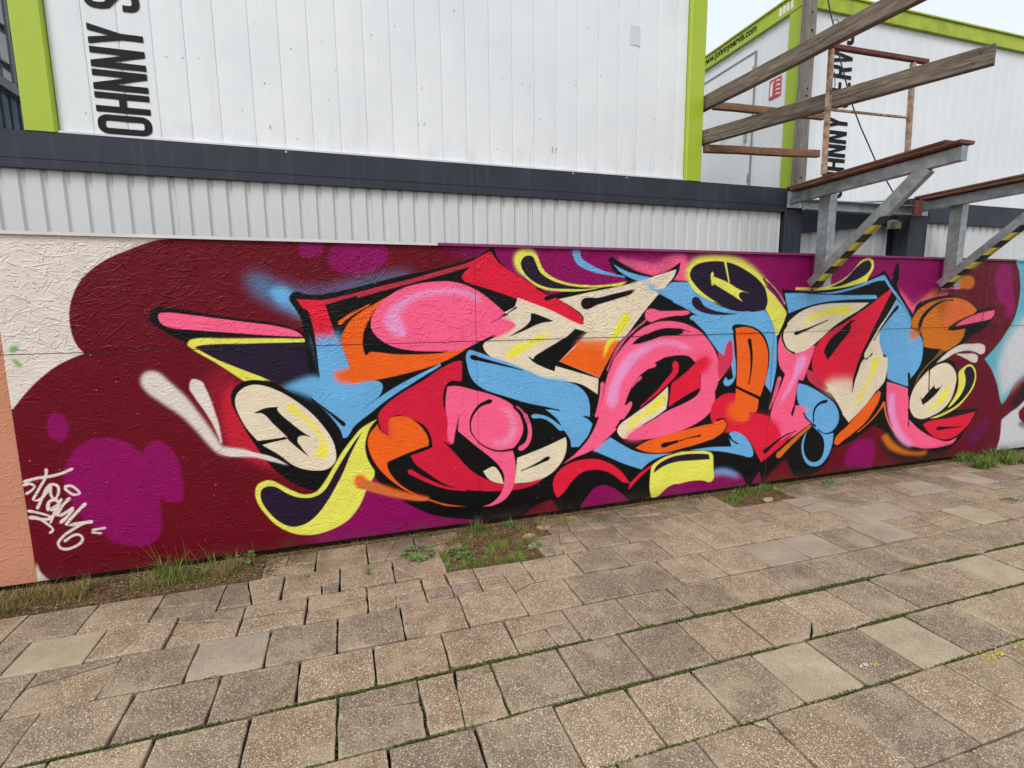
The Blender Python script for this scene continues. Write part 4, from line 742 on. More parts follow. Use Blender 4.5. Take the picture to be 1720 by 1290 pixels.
# broken slabs: (row, X inside the slab) -> cuts in metres relative to the slab's near-left corner, w,d = slab size
BROKEN = {(6,.05): [(0,(0,.215),(.31,.175))], (6,.3): [(0,(.13,0),(.15,.31)),(1,(0,.23),(.15,.24))],
          (7,.8): [(0,(0,.13),(.31,.15)),(1,(.17,.1),(.15,.3))], (7,-1.1): [], (9,.15): [(0,(0,.11),(.3,.13)),(1,(.14,.1),(.15,.3))],
          (9,.45): [(0,(.14,0),(.13,.27)),(0,(0,.12),(.3,.13)),(0,(0,.13),(.3,.11))], (9,.75): [(0,(0,.13),(.3,.15)),(1,(.15,.1),(.14,.3))],
          (9,-.7): [(0,(0,.20),(.30,.13)),(1,(0,.10),(.15,.17))], (9,-.15): [(0,(0,.10),(.3,.12))], (9,-.42): [(0,(0,.14),(.3,.12))],
          (10,-.2): [(0,(0,.07),(.3,.10)),(1,(.2,.1),(.19,.3))], (10,.08): [(0,(0,.16),(.3,.15)),(1,(.10,0),(.24,.16))], (10,.35): [(0,(0,.15),(.3,.20)),(1,(.12,.0),(.0,.15))],
          (10,1.25): [(0,(.12,0),(.2,.27)),(1,(.1,.13),(.3,.13))], (10,1.0): [(0,(0,.1),(.3,.22)),], (10,2.65): [(0,(.0,.07),(.3,.16)),(0,(.12,.0),(.1,.3))],
          (11,-1.0): [(0,(0,.08),(.3,.1))], (11,.1): [(0,(.1,0),(.2,.3))], (11,1.9): [(0,(0,.1),(.3,.07))], (11,3.3): [(0,(.1,0),(.2,.3)),(0,(0,.1),(.3,.2))],
          (8,3.55): [(0,(0,.14),(.3,.11))], (8,3.85): [(0,(0,.12),(.3,.17))], (8,4.15): [(0,(0,.16),(.3,.14))], (7,4.6): [(0,(0,.1),(.3,.15))], (9,4.9): [(0,(0,.16),(.3,.14)),(0,(.14,0),(.15,.3))],
          (8,-1.25): [(0,(.0,.17),(.3,.25))], (8,-1.6): [(0,(.2,0),(.0,.2))], (5,3.2): [(0,(.0,.05),(.15,.0))], (4,2.6): [(0,(.22,0),(.31,.2))],
          (9,-1.0): [(0,(.12,0),(.2,.26))], (10,-.95): [(0,(0,.12),(.3,.08))], (10,-.5): [(0,(.16,0),(.1,.27))], (11,-.25): [(0,(0,.15),(.3,.12)),(0,(.1,0),(.14,.28))], (11,.4): [(0,(0,.1),(.3,.16))],
          (11,1.5): [(0,(.13,0),(.2,.28))], (10,3.3): [(0,(0,.1),(.3,.17))], (11,2.6): [(0,(.1,0),(.18,.28))], (10,4.2): [(0,(.12,0),(.16,.27))], (8,1.0): [(0,(0,.22),(.1,.27))], (6,1.9): [(0,(.2,0),(.31,.1))], (5,.5): [(0,(.0,.07),(.07,.0))], (4,1.2): [(0,(.24,.32),(.31,.24))]}
PALE = {(5,2.35), (5,1.75), (9,-1.4), (6,3.3), (8,4.2)}
GREY = {(8,-.6), (8,2.45), (8,2.75), (8,3.4), (9,3.9), (9,3.6), (8,5.0), (8,4.7), (10,4.5), (10,5.0), (9,6.0), (7,5.2), (10,3.4)}
MISSING = [(10, .50, 1.02), (11, .50, 1.32), (11, -3.2, -.62), (11, 2.8, 3.3)]
cells = []
for ri, (ya, yb, ph, pit) in enumerate(ROWS):
    xa = -2.9 if ri > 7 else -3.2; xb = 9.6 if ri > 7 else 7.0
    k0 = math.floor((xa-ph)/pit); k1 = math.ceil((xb-ph)/pit)
    for k in range(k0, k1): cells.append((ri, k, ph+k*pit, ya, pit, yb-ya))
def in_view(x, y):
    v = Vector((x, y, -1.5)); z = v.dot(F)
    if z < .3: return False
    return abs(v.dot(RX)/z) < 1.06 and abs(v.dot(UX)/z) < .80
def shown(c):
    v = Vector((c[2]+.15, c[3]+.14, -1.5)); return v.dot(F)
vis = [c for c in cells if in_view(c[2]+.15, c[3]+.14) or in_view(c[2], c[3]) or in_view(c[2]+.3, c[3]+.28) or in_view(c[2], c[3]+.28) or in_view(c[2]+.3, c[3])]
vis.sort(key=shown); rest = [c for c in cells if c not in vis]
far = MB(); far_rim = []; n_parts = 0
rs = random.Random(5)
for idx, (ri, k, x, y, w, d) in enumerate(vis+rest):
    if any(ri == a and b0 <= x+w/2 <= b1 for a, b0, b1 in MISSING): continue
    gp = .0032 if ri not in (6, 5) else .0042
    W_, D_ = w-2*gp, d-2*gp-(.006 if ri in (6, 7) else 0)
    brk = next((v for (r_, bx), v in BROKEN.items() if r_ == ri and x <= bx < x+w), [])
    mat = m_slab2 if any(r_ == ri and x <= bx < x+w for r_, bx in GREY) else m_slab3 if any(r_ == ri and x <= bx < x+w for r_, bx in PALE) else m_slab
    dz = rs.gauss(0, .0022); tx_, ty_ = rs.gauss(0, .004), rs.gauss(0, .004); rz = rs.gauss(0, .004)
    if ri >= 11: dz -= .006; tx_ -= .012
    if idx < len(vis) and n_parts < 285:
        polys = [[(0,0),(W_,0),(W_,D_),(0,D_)]]
        for (wh, p, q) in brk: cut(polys, min(wh, len(polys)-1), p, q)
        if len(polys) == 1:
            me = std_slab(W_, D_, rs.randrange(6), mat); px_, py_ = x+w/2, y+d/2
            if rs.random() < .5: rz += math.pi
            link_child('paving_slab', me, pavement, (px_, py_, dz), (tx_, ty_, rz)); n_parts += 1
        else:
            for P in polys:
                cx_ = sum(p[0] for p in P)/len(P); cy_ = sum(p[1] for p in P)/len(P)
                me = slab_mesh([(p[0]-cx_, p[1]-cy_) for p in P], mat, jit=.003, rng=rs)
                link_child('paving_slab', me, pavement, (x+gp+cx_, y+gp+cy_, dz+rs.gauss(0, .002)), (tx_+rs.gauss(0, .008), ty_+rs.gauss(0, .008), rs.gauss(0, .01))); n_parts += 1
    else:
        V, Fc, rim = slab_geo([(0,0),(W_,0),(W_,D_),(0,D_)], rng=rs)
        far.add([(a+x+gp, c+y+gp, z+dz) for a, c, z in V], Fc); far_rim += rim
me = far.mesh('paving_slabs_beyond', m_slab); at = me.attributes.new('rim', 'FLOAT', 'POINT'); at.data.foreach_set('value', far_rim)
o = bpy.data.objects.new('outer_paving', me); C.objects.link(o); o.parent = pavement; o['kind'] = 'stuff'

# ================================================================ the plywood hoarding with the mural
WY = 3.4; TH_B = .018
hoarding = thing('hoarding_wall', 'long chipboard hoarding covered by a colourful graffiti mural in pink, blue, orange and cream on maroon', 'wall', (0, WY, 0))
def board(x0, x1, z0, z1, mat, label=None, dy=0.0, bow=.0012):
    nx, nz = 10, 5; V = []; Fc = []; uvs = {}
    r = random.Random(int(x0*100)+int(z0*10)); ph = r.uniform(0, 6)
    for j in range(nz+1):
        for i in range(nx+1):
            u, v = i/nx, j/nz; yy = -TH_B/2+dy+bow*math.sin(u*5+ph)*math.cos(v*4+ph)
            V.append((x0+(x1-x0)*u, yy, z0+(z1-z0)*v))
    n = (nx+1)*(nz+1); 
    for j in range(nz):
        for i in range(nx): a = j*(nx+1)+i; Fc.append((a, a+1, a+nx+2, a+nx+1))
    nf = len(Fc)
    rim_ = [i for i in range(nx+1)]+[ (j+1)*(nx+1)-1 for j in range(1, nz+1)]+[nz*(nx+1)+i for i in range(nx-1, -1, -1)]+[j*(nx+1) for j in range(nz-1, 0, -1)]
    o0 = len(V); V += [(V[i][0], TH_B/2+dy, V[i][2]) for i in rim_]
    R_ = len(rim_)
    for i in range(R_): Fc.append((rim_[(i+1) % R_], rim_[i], o0+i, o0+(i+1) % R_))
    Fc.append(tuple(o0+i for i in range(R_)))
    me = bpy.data.meshes.new('board'); me.from_pydata(V, [], Fc); me.materials.append(mat); me.materials.append(m_edge)
    uv = me.uv_layers.new(name='wall')
    for p in me.polygons:
        p.material_index = 0 if p.index < nf else 1; p.use_smooth = False
        for li in p.loop_indices: q = me.vertices[me.loops[li].vertex_index].co; uv.data[li].uv = (q.x, q.z)
    o = bpy.data.objects.new('board', me); C.objects.link(o); o.parent = hoarding
    if label: o['label'] = label
    return o
XS = [-4.3, -1.722, .829, 3.33, 5.83, 8.33, 10.8]
SEAMZ = 1.287
for i in range(6):
    a, c = XS[i]+.0009, XS[i+1]-.0009
    low = m_peach if i == 0 else m_mural
    board(a, c, .012+(.004 if i % 2 else 0), SEAMZ-.002, low, 'peach painted lower board' if i == 0 else None, dy=(.004 if i == 0 else (-.003, .002, -.001, .003, 0)[i-1]))
    board(a, c, SEAMZ+.002, 1.905, low, 'peach painted upper board' if i == 0 else None, dy=(.004 if i == 0 else (.001, -.004, .002, -.002, 0)[i-1]))
def rail(x0, x1, mat, label, h=.017, z=1.905, dy=0):
    r = MB(); r.box((x0, WY-.024+dy, z), (x1, WY+.022, z+h), bev=.003); o = r.build('edge_trim', mat, hoarding); o['label'] = label
rail(-4.3, .586, m_white_trim, 'white metal edge trim')
rail(.59, 3.688, m_mag_trim, 'magenta painted edge trim', dy=-.006)
rail(3.692, 5.20, m_mag_trim, 'magenta painted edge trim')
rail(5.204, 6.20, m_mar_trim, 'maroon painted edge trim')
rail(6.204, 10.8, flat_mat('teal_trim', L4(96,170,184), L4(120,190,200), .45, 5), 'teal painted edge trim')
for X_, mt in ((3.692, m_mag_trim), (5.198, m_mag_trim)):
    r = MB(); r.box((X_-.011, WY-.028, 1.62), (X_+.011, WY-.0115, 1.894), bev=.002); r.build('joint_cover', mt, hoarding)
# timber battens holding the boards up, seen only past the ends and under the gap
for X_ in XS: r = MB(); r.box((X_-.03, WY+.0145, -.04), (X_+.03, WY+.06, 1.88)); r.build('batten', m_edge, hoarding)

# ================================================================ modular cabins behind
BY = 3.60
def corrugated(parent, x0, x1, y, z0, z1, pitch=.098, depth=.013, mat=m_grey, name='corrugated_sheet', sheet=1.078, ax='x'):
    """trapezoid sheets hung side by side; every sheet an object of its own"""
    n = max(1, round((x1-x0)/sheet)); L = (x1-x0)/n
    for s_ in range(n):
        a = x0+s_*L; k = max(1, round(L/pitch)); p = L/k; prof = []
        for i in range(k): prof += [(a+i*p, 0), (a+i*p+p*.62, 0), (a+i*p+p*.72, depth), (a+i*p+p*.90, depth)]
        prof.append((a+L-.001, 0)); b = MB(); off = .0015*(s_ % 2)
        V = []
        for u, w in prof:
            for z in (z0, z1): V.append((u, y+w+off, z) if ax == 'x' else (y-w-off if ax == 'y-' else y+w+off, u, z))
        Fc = [(2*i, 2*i+2, 2*i+3, 2*i+1) for i in range(len(prof)-1)]
        b.add(V, Fc); o = b.build(name, mat, parent); 
        sm = o.modifiers.new('thickness', 'SOLIDIFY'); sm.thickness = .0012; sm.offset = 1 if ax == 'x' else 0
cab = thing('site_cabin', 'grey corrugated site cabin below the large white container, behind the mural', 'cabin', (0, BY, 0))
corrugated(cab, -5.39, 3.56, BY+.03, .05, 2.30)
b = MB(); b.box((-5.4, BY, 2.284), (3.575, BY+.16, 2.475), bev=.006); b.build('roof_beam', m_anth, cab)
b = MB(); b.box((-5.4, BY-.0025, 2.335), (3.57, BY-.0003, 2.337)); b.build('beam_seam', m_anth, cab)
b = MB(); b.box((3.578, BY-.004, 0.0), (3.765, BY+.15, 2.468), bev=.006); b.build('corner_post', m_anth, cab)
b = MB(); b.box((-5.4, BY+.165, 2.42), (3.76, 6.0, 2.44)); b.build('roof_sheet', m_anth, cab)
b = MB(); b.box((-5.4,5.9,0),(3.7,5.95,2.415)); b.build('rear_wall', m_anth, cab)
for X_, w in ((-.30, .012), (1.62, .009), (2.06, .008)):
    b = MB(); b.box((X_, BY-.0016, 2.462), (X_+w, BY-.0002, 2.470)); b.build('paint_chip', m_petal, cab)
# second cabin right
cab2 = thing('site_cabin', 'grey corrugated site cabin with a dark roof beam, behind the right end of the mural', 'cabin', (5.2, BY, 0))
cab['group'] = 'single storey site cabins behind the hoarding'; cab2['group'] = cab['group']
corrugated(cab2, 5.28, 11.8, BY+.03, .05, 2.30)
b = MB(); b.box((5.268, BY, 2.262), (11.8, BY+.16, 2.452), bev=.006); b.build('roof_beam', m_anth, cab2)
b = MB(); b.box((5.03, BY-.004, 0.0), (5.265, BY+.15, 2.47), bev=.006); b.build('corner_post', m_anth, cab2)
b = MB(); b.box((5.02, BY+.152, 0), (5.06, 4.6, 2.47)); b.build('side_wall', m_anth_d, cab2)
b = MB(); b.box((5.065, BY+.165, 2.41), (11.8, 6.0, 2.43)); b.build('roof_sheet', m_anth, cab2)
b = MB(); b.box((5.065,5.9,0),(11.8,5.95,2.405)); b.build('rear_wall', m_anth, cab2)
# recessed link wall between the cabins
link = thing('link_wall', 'recessed grey wall with a dark slanting fascia in the gap between the two cabins', 'wall', (4.4, 3.78, 0))
corrugated(link, 3.77, 5.015, 3.79, .05, 2.46, pitch=.16)
b = MB(); b.beam((3.77, 3.74, 2.235), (5.018, 3.74, 2.355), .05, .20, (0,1,0), .003); b.build('fascia', m_anth_d, link)
b = MB(); b.beam((3.77, 3.735, 2.372), (5.018, 3.735, 2.482), .06, .016, (0,1,0), .002); b.build('light_gap_strip', m_white_trim, link)  # white strip added to paint the bright gap of light above the fascia
lamp = thing('wall_lamp', 'small box shaped outdoor lamp on the recessed wall beside the dark post', 'lamp', (4.93, 3.7, 2.25))
b = MB(); b.box((4.895, 3.665, 2.205), (4.985, 3.712, 2.285), bev=.005); b.build('lamp_housing', m_frame_g, lamp)
b = MB(); b.box((4.875, 3.61, 2.198), (4.955, 3.663, 2.262), bev=.012); b.build('lamp_glass', m_lampglass, lamp)
# ---- lettering helper (built-in outline font, squeezed and thickened, laid on the surface as thin vinyl)
def letters(name, txt, parent, origin, udir, vdir, height, width, mat, offset=.0, proud=.0016, space=1.0):
    cu = bpy.data.curves.new(name, 'FONT'); cu.body = txt; cu.size = 1.0; cu.offset = offset; cu.space_character = space
    cu.extrude = 0.0; cu.resolution_u = 6
    tmp = bpy.data.objects.new(name, cu); C.objects.link(tmp)
    dg = bpy.context.evaluated_depsgraph_get(); me = bpy.data.meshes.new_from_object(tmp.evaluated_get(dg)); bpy.data.objects.remove(tmp)
    n = len(me.vertices); co = np.empty(n*3, np.float32); me.vertices.foreach_get('co', co); co = co.reshape(-1, 3)
    mn, mxx = co.min(0), co.max(0); u = (co[:,0]-mn[0])/(mxx[0]-mn[0])*width; v = (co[:,1]-mn[1])/(mxx[1]-mn[1])*height
    ud, vd = np.array(udir, float), np.array(vdir, float); nn = np.cross(ud, vd)
    P = np.array(origin, float)+u[:,None]*ud+v[:,None]*vd+nn*proud
    me.vertices.foreach_set('co', P.astype(np.float32).ravel()); me.materials.clear(); me.materials.append(mat); me.update()
    o = bpy.data.objects.new(name, me); C.objects.link(o); o.parent = parent; o.location = -parent.location
    return o
def strip(path, t, closed=False):
    """quad strip of width t along a path, mitred: no overlapping faces"""
    P = [np.array(p, float) for p in path]; n = len(P); L_, R_ = [], []
    for i in range(n):
        a = P[i-1] if (i or closed) else None; c = P[(i+1) % n] if (i < n-1 or closed) else None
        d1 = (P[i]-a)/np.linalg.norm(P[i]-a) if a is not None else None; d2 = (c-P[i])/np.linalg.norm(c-P[i]) if c is not None else None
        if d1 is None: d1 = d2
        if d2 is None: d2 = d1
        m_ = d1+d2; m_ /= np.linalg.norm(m_); nn = np.array([-m_[1], m_[0]]); k = t/2/max(.5, float(nn@np.array([-d1[1], d1[0]])))
        L_.append(P[i]+nn*k); R_.append(P[i]-nn*k)
    V = L_+R_; return V, [(i, n+i, n+(i+1) % n, (i+1) % n) for i in range(n if closed else n-1)]
def arc(cx, cy_, rx, ry, a0, a1, k=7): return [(cx+rx*math.cos(math.radians(a0+(a1-a0)*i/k)), cy_+ry*math.sin(math.radians(a0+(a1-a0)*i/k))) for i in range(k+1)]
def glyph(ch):
    """condensed heavy capitals in a box .46 wide and 1 high"""
    w, t = .46, .145; h = t/2; G = []
    def P(*pts): G.append(([np.array(p) for p in pts], [tuple(range(len(pts)))]))
    if ch == 'O': G.append(strip(arc(w-h-.12, 1-h-.12, .12, .12, 0, 90)+arc(h+.12, 1-h-.12, .12, .12, 90, 180)+arc(h+.12, h+.12, .12, .12, 180, 270)+arc(w-h-.12, h+.12, .12, .12, 270, 360), t, True))
    elif ch == 'J': G.append(strip([(w-h, 1)]+arc(w-h-.12, h+.12, .12, .12, 0, -90)+arc(h+.12, h+.12, .12, .12, -90, -180)+[(h, .34)], t))
    elif ch == 'H': P((0,0),(t,0),(t,1),(0,1)); P((w-t,0),(w,0),(w,1),(w-t,1)); P((t,.43),(w-t,.43),(w-t,.57),(t,.57))
    elif ch == 'N': P((0,0),(t,0),(t,1),(0,1)); P((w-t,0),(w,0),(w,1),(w-t,1)); P((t,1),(t,.60),(w-t,0),(w-t,.40))
    elif ch == 'Y': c = w/2; P((0,1),(c-h,.40),(c,.40),(c,.62),(t*1.05,1)); P((w,1),(w-t*1.05,1),(c,.62),(c,.40),(c+h,.40)); P((c-h,0),(c+h,0),(c+h,.40),(c-h,.40))
    elif ch == 'V': c = w/2; P((0,1),(c-h*.9,0),(c,0),(c,.30),(t,1)); P((w,1),(w-t,1),(c,.30),(c,0),(c+h*.9,0))
    elif ch == 'I': P((0,0),(t,0),(t,1),(0,1))
    elif ch == 'E': P((0,0),(t,0),(t,1),(0,1)); P((t,0),(w*.9,0),(w*.9,.135),(t,.135)); P((t,.43),(w*.82,.43),(w*.82,.565),(t,.565)); P((t,.865),(w*.9,.865),(w*.9,1),(t,1))
    elif ch == 'R': P((0,0),(t,0),(t,1),(0,1)); G.append(strip([(t,1-.0675)]+arc(w-h-.1,1-.0675-.1,.1,.1,90,0)+arc(w-h-.1,.54+.08,.1,.1,0,-90)+[(t,.52)], .135)); P((w*.5,.452),(w*.5+t,.452),(w,0),(w-t,0))
    elif ch == 'S': G.append(strip([(w-h,.70),(w-h,.80)]+arc(w-h-.12,1-h-.12,.12,.12,0,90)+arc(h+.12,1-h-.12,.12,.12,90,180)+[(h,.70),(h+.03,.60),(w-h-.03,.40),(w-h,.31)]+arc(w-h-.12,h+.12,.12,.12,0,-90)+arc(h+.12,h+.12,.12,.12,-90,-180)+[(h,.32)], t))
    return G, (t if ch == 'I' else w)
def big_lettering(txt, parent, x_right, y, z0, cap, adv_k, mat):
    """vinyl capitals running up the wall; each letter a part. letter tops point left"""
    z = z0
    for ch in txt:
        if ch == ' ': z += .30*adv_k; continue
        G, w_ = glyph(ch); b = MB()
        for V, Fc in G: b.add([(x_right-v[1]*cap, y, z+v[0]*adv_k) for v in V], Fc)
        b.build('letter', mat, parent)
        z += (w_+.055)*adv_k
# ---- upper white container
CZ0, CZ1 = 2.478, 5.25
cont = thing('site_container', 'large white container with lime green corner posts filling the top left of the picture', 'container', (.5, BY, CZ0))
b = MB(); b.box((-1.592, BY-.004, CZ0), (-1.448, BY+.15, CZ1), bev=.008); b.build('corner_post', m_lime, cont)
b = MB(); b.box((2.581, BY-.004, CZ0), (2.722, BY+.15, CZ1), bev=.008); b.build('corner_post', m_lime, cont)
b = MB(); b.box((-1.446, BY, CZ1-.14), (2.579, BY+.15, CZ1), bev=.006); b.build('top_rail', m_lime, cont)
b = MB(); b.box((-1.43, BY+.065, CZ0), (2.57, 5.84, CZ0+.02)); b.build('floor_sheet', m_white, cont)
b = MB(); b.box((-1.58, BY+.16, CZ1-.02), (2.72, 5.9, CZ1)); b.build('roof_sheet', m_white, cont)
for a_, c_ in (((2.70, BY+.152, CZ0), (2.715, 5.9, CZ1-.021)), ((-1.585, BY+.152, CZ0), (-1.57, 5.9, CZ1-.021)), ((-1.569, 5.85, CZ0+.021), (2.699, 5.9, CZ1-.021))):
    b = MB(); b.box(a_, c_); b.build('side_sheet', m_white, cont)
GX = [-1.446, -1.283, -1.119, -.957, -.796, -.641, -.457]
while GX[-1] < 2.579-.24: GX.append(GX[-1]+.1635)
GX.append(2.579)
def clad(parent, xs, y, z0, z1, mat, axis='x', name='cladding_panel', sgn=1):
    """flat pans with folded edges; the folds meet in narrow recessed seams"""
    for i in range(len(xs)-1):
        a, c = xs[i]+.0002, xs[i+1]-.0002; g_w = .003; dp = .0045
        prof = [(a, dp), (a+g_w, .0008), (a+.016, 0), ((a+c)/2, -.0012), (c-.016, 0), (c-g_w, .0008), (c, dp)]
        b = MB(); V = []
        for u, w in prof:
            for z in (z0, z1): V.append((u, y+w, z) if axis == 'x' else (y+sgn*w, u, z))
        b.add(V, [(2*k, 2*k+2, 2*k+3, 2*k+1) if axis == 'x' else (2*k, 2*k+1, 2*k+3, 2*k+2) for k in range(len(prof)-1)])
        b.build(name, mat, parent)
clad(cont, GX, BY+.03, CZ0+.0, CZ1-.142, m_white)
b = MB(); b.box((-1.44, BY+.045, CZ0), (2.575, BY+.06, CZ1-.15)); b.build('backing_sheet', m_white, cont)
b = MB(); b.box((-1.442, BY+.005, CZ0+.001), (2.575, BY+.028, CZ0+.012)); b.build('bottom_flashing', m_white_trim, cont)
big_lettering('JOHNNY SERVIS', cont, -1.0, BY+.0262, 2.382, .262, .226, m_black)
b = MB()                                                     # faded square where a sticker was, high on the right
b.add([(2.085, BY+.0268, 3.40), (2.165, BY+.0268, 3.40), (2.165, BY+.0268, 3.53), (2.085, BY+.0268, 3.53)], [(0,1,2,3)]); b.build('sticker_mark', m_greydecal, cont)
b = MB(); rr = random.Random(3)
for k in range(70):
    x, z = rr.uniform(-1.4, 2.5), rr.uniform(CZ0+.03, 4.0); s_ = rr.uniform(.0015, .0045)
    if abs(((x+1.446) % .1635)-.0) < .02: continue
    b.add([(x-s_, BY+.0262, z-s_), (x+s_, BY+.0262, z-s_*rr.uniform(.3,1)), (x+s_*.6, BY+.0262, z+s_), (x-s_*.7, BY+.0262, z+s_*.6)], [(0,1,2,3)])
for x, z, h in ((1.47, 2.60, .05), (1.50, 2.615, .03), (.52, 2.70, .014), (.56, 2.71, .012), (-.38, 2.60, .02), (1.30, 3.02, .012), (.55, 2.93, .010), (2.30, 2.9, .012), (1.1, 3.05, .01)):
    b.add([(x, BY+.0262, z), (x+.006, BY+.0262, z+.003), (x+.008, BY+.0262, z+h), (x+.003, BY+.0262, z+h*.9)], [(0,1,2,3)])
b.build('scuff_mark', m_frame_g, cont)['kind'] = 'stuff'
# ---- second white container, set further back
C2Y, C2X, C2Z0, C2Z1 = 4.10, 4.125, 2.535, 4.345
cont2 = thing('site_container', 'white container with weathered lime green frame, standing back on the right behind the timber beams', 'container', (6, C2Y, C2Z0))
cont['group'] = 'stacked white containers'; cont2['group'] = cont['group']
b = MB(); b.box((C2X, C2Y, C2Z0), (C2X+.15, C2Y+.15, C2Z1-.13), bev=.006); b.build('corner_post', m_lime, cont2)
b = MB(); b.box((C2X-.006, C2Y-.006, C2Z1-.128), (10.3, C2Y+.15, C2Z1), bev=.006); b.build('top_rail', m_limed, cont2)
b = MB(); b.box((C2X-.006, C2Y+.152, C2Z1-.128), (C2X+.14, 10.0, C2Z1), bev=.006); b.build('side_top_rail', m_lime, cont2)
b = MB(); b.box((C2X-.02, C2Y-.02, C2Z1+.001), (10.3, 10.0, C2Z1+.016)); b.build('roof_edge', m_limed, cont2)
xs = [C2X+.152]
while xs[-1] < 10.0: xs.append(xs[-1]+.146)
clad(cont2, xs, C2Y+.03, C2Z0, C2Z1-.13, m_white)
ys = [C2Y+.152]
while ys[-1] < 9.9: ys.append(ys[-1]+.17)
clad(cont2, ys, C2X+.03, C2Z0, C2Z1-.13, m_white, axis='y', sgn=1, name='side_panel')
big_lettering('JOHNNY SERVIS', cont2, 4.80, C2Y+.0262, 2.56, .275, .250, m_black)
letters('web_address', 'www.johnnyservis.com', cont2, (C2X-.006, 5.50, C2Z1-.108), (0,-1,0), (0,0,1), .098, .84, m_black, offset=.03, proud=.002)
for k in range(4): y0 = 4.37-k*.045; b = MB(); b.box((C2X-.0085, y0-.030, C2Z1-.10), (C2X-.0062, y0, C2Z1-.03)); b.build('white_letter', m_signwhite, cont2)
door = MB(); door.box((C2X+.012, 4.70, C2Z0+.002), (C2X+.028, 5.62, 4.055), bev=.003); dr = door.build('door', m_white, cont2)
b = MB(); b.box((C2X+.016, 4.672, C2Z0+.002), (C2X+.027, 4.685, 4.09)); b.build('door_jamb', m_frame_g, cont2)
b = MB(); b.box((C2X+.016, 4.686, 4.078), (C2X+.027, 5.66, 4.09)); b.build('door_head', m_frame_g, cont2)
b = MB(); b.box((C2X-.02, 4.74, 3.22), (C2X+.011, 4.76, 3.34), bev=.003); b.build('handle', m_galv, dr)
for z in (2.8, 3.85): b = MB(); b.box((C2X+.002, 4.688, z), (C2X+.0115, 4.70, z+.09)); b.build('hinge', m_frame_g, dr)
# arrow-like grey decals on the door
b = MB(); dx = C2X+.0108
b.add([(dx, 5.28, 3.90), (dx, 5.18, 3.96), (dx, 5.18, 3.92), (dx, 4.93, 3.93), (dx, 4.93, 3.89), (dx, 5.18, 3.88), (dx, 5.18, 3.84)], [(0,1,2,3,4,5,6)]); b.build('decal', m_greydecal, dr)
b = MB(); b.add([(dx, 5.22, 3.30), (dx, 5.12, 3.36), (dx, 4.90, 3.40), (dx, 4.90, 3.37), (dx, 5.12, 3.29), (dx, 5.20, 3.20)], [(0,1,2,3,4,5)])
b.build('decal', m_greydecal, dr)
# fire extinguisher sign and the edge of a green sign above it
sign = thing('fire_sign', 'small red fire extinguisher sign on the white container side wall', 'sign', (C2X+.02, 4.40, 3.6))
sx = C2X+.022
b = MB(); b.box((sx, 4.325, 3.535), (sx+.003, 4.475, 3.715)); b.build('sign_plate', m_red, sign)
b = MB(); fx = sx-.001
b.add([(fx, 4.46, 3.56), (fx, 4.43, 3.56), (fx, 4.43, 3.665), (fx, 4.437, 3.675), (fx, 4.415, 3.684), (fx, 4.415, 3.694), (fx, 4.453, 3.69), (fx, 4.453, 3.675), (fx, 4.46, 3.665)], [tuple(range(9))])
b.build('extinguisher_symbol', m_signwhite, sign)
for z in (3.57, 3.61, 3.65, 3.69):
    b = MB(); b.add([(fx, 4.40, z-.012), (fx, 4.375, z+.004), (fx, 4.335, z-.008), (fx, 4.338, z-.018), (fx, 4.375, z-.008)], [(0,1,2,3,4)]); b.build('flame_symbol', m_signwhite, sign)
sg = thing('escape_sign', 'green rimmed sign corner showing just above the red fire sign', 'sign', (C2X+.02, 4.42, 3.8))
b = MB(); b.box((sx, 4.36, 3.752), (sx+.003, 4.44, 3.83)); b.build('sign_plate', m_greensign, sg)
b = MB(); b.box((fx, 4.385, 3.775), (fx+.0005, 4.42, 3.81)); b.build('sign_symbol', m_signwhite, sg)
# ---- glazed cabin glimpsed at the far left
left = thing('glazed_cabin', 'dark blue corrugated cabin with a large window, glimpsed left of the lime green post', 'cabin', (-2.2, 5, 2.48))
corrugated(left, 3.9, 5.6, -2.2, 2.48, 3.05, mat=m_navy, ax='y-', pitch=.10)
b = MB(); b.box((-2.24, 3.9, 3.055), (-2.165, 5.6, 3.115), bev=.006); b.build('window_sill', m_frame_g, left)
b = MB(); b.box((-2.25, 3.9, 3.117), (-2.19, 5.043, 3.14)); wf = b.build('window_frame', m_frame_d, left)
b = MB(); b.box((-2.25, 5.045, 3.117), (-2.185, 5.6, 5.2), bev=.004); b.build('window_jamb', m_frame_d, left)
for z in (3.243, 3.50, 3.76): b = MB(); b.box((-2.205, 3.9, z), (-2.188, 5.042, z+.018)); b.build('glazing_bar', m_frame_d, wf)
for y in (4.87, 4.62): b = MB(); b.box((-2.186, y, 3.142), (-2.170, y+.03, 5.2)); b.build('mullion', m_frame_g, wf)
b = MB(); b.box((-2.225, 3.9, 3.142), (-2.215, 5.04, 5.2)); b.build('window_pane', m_glass, wf)

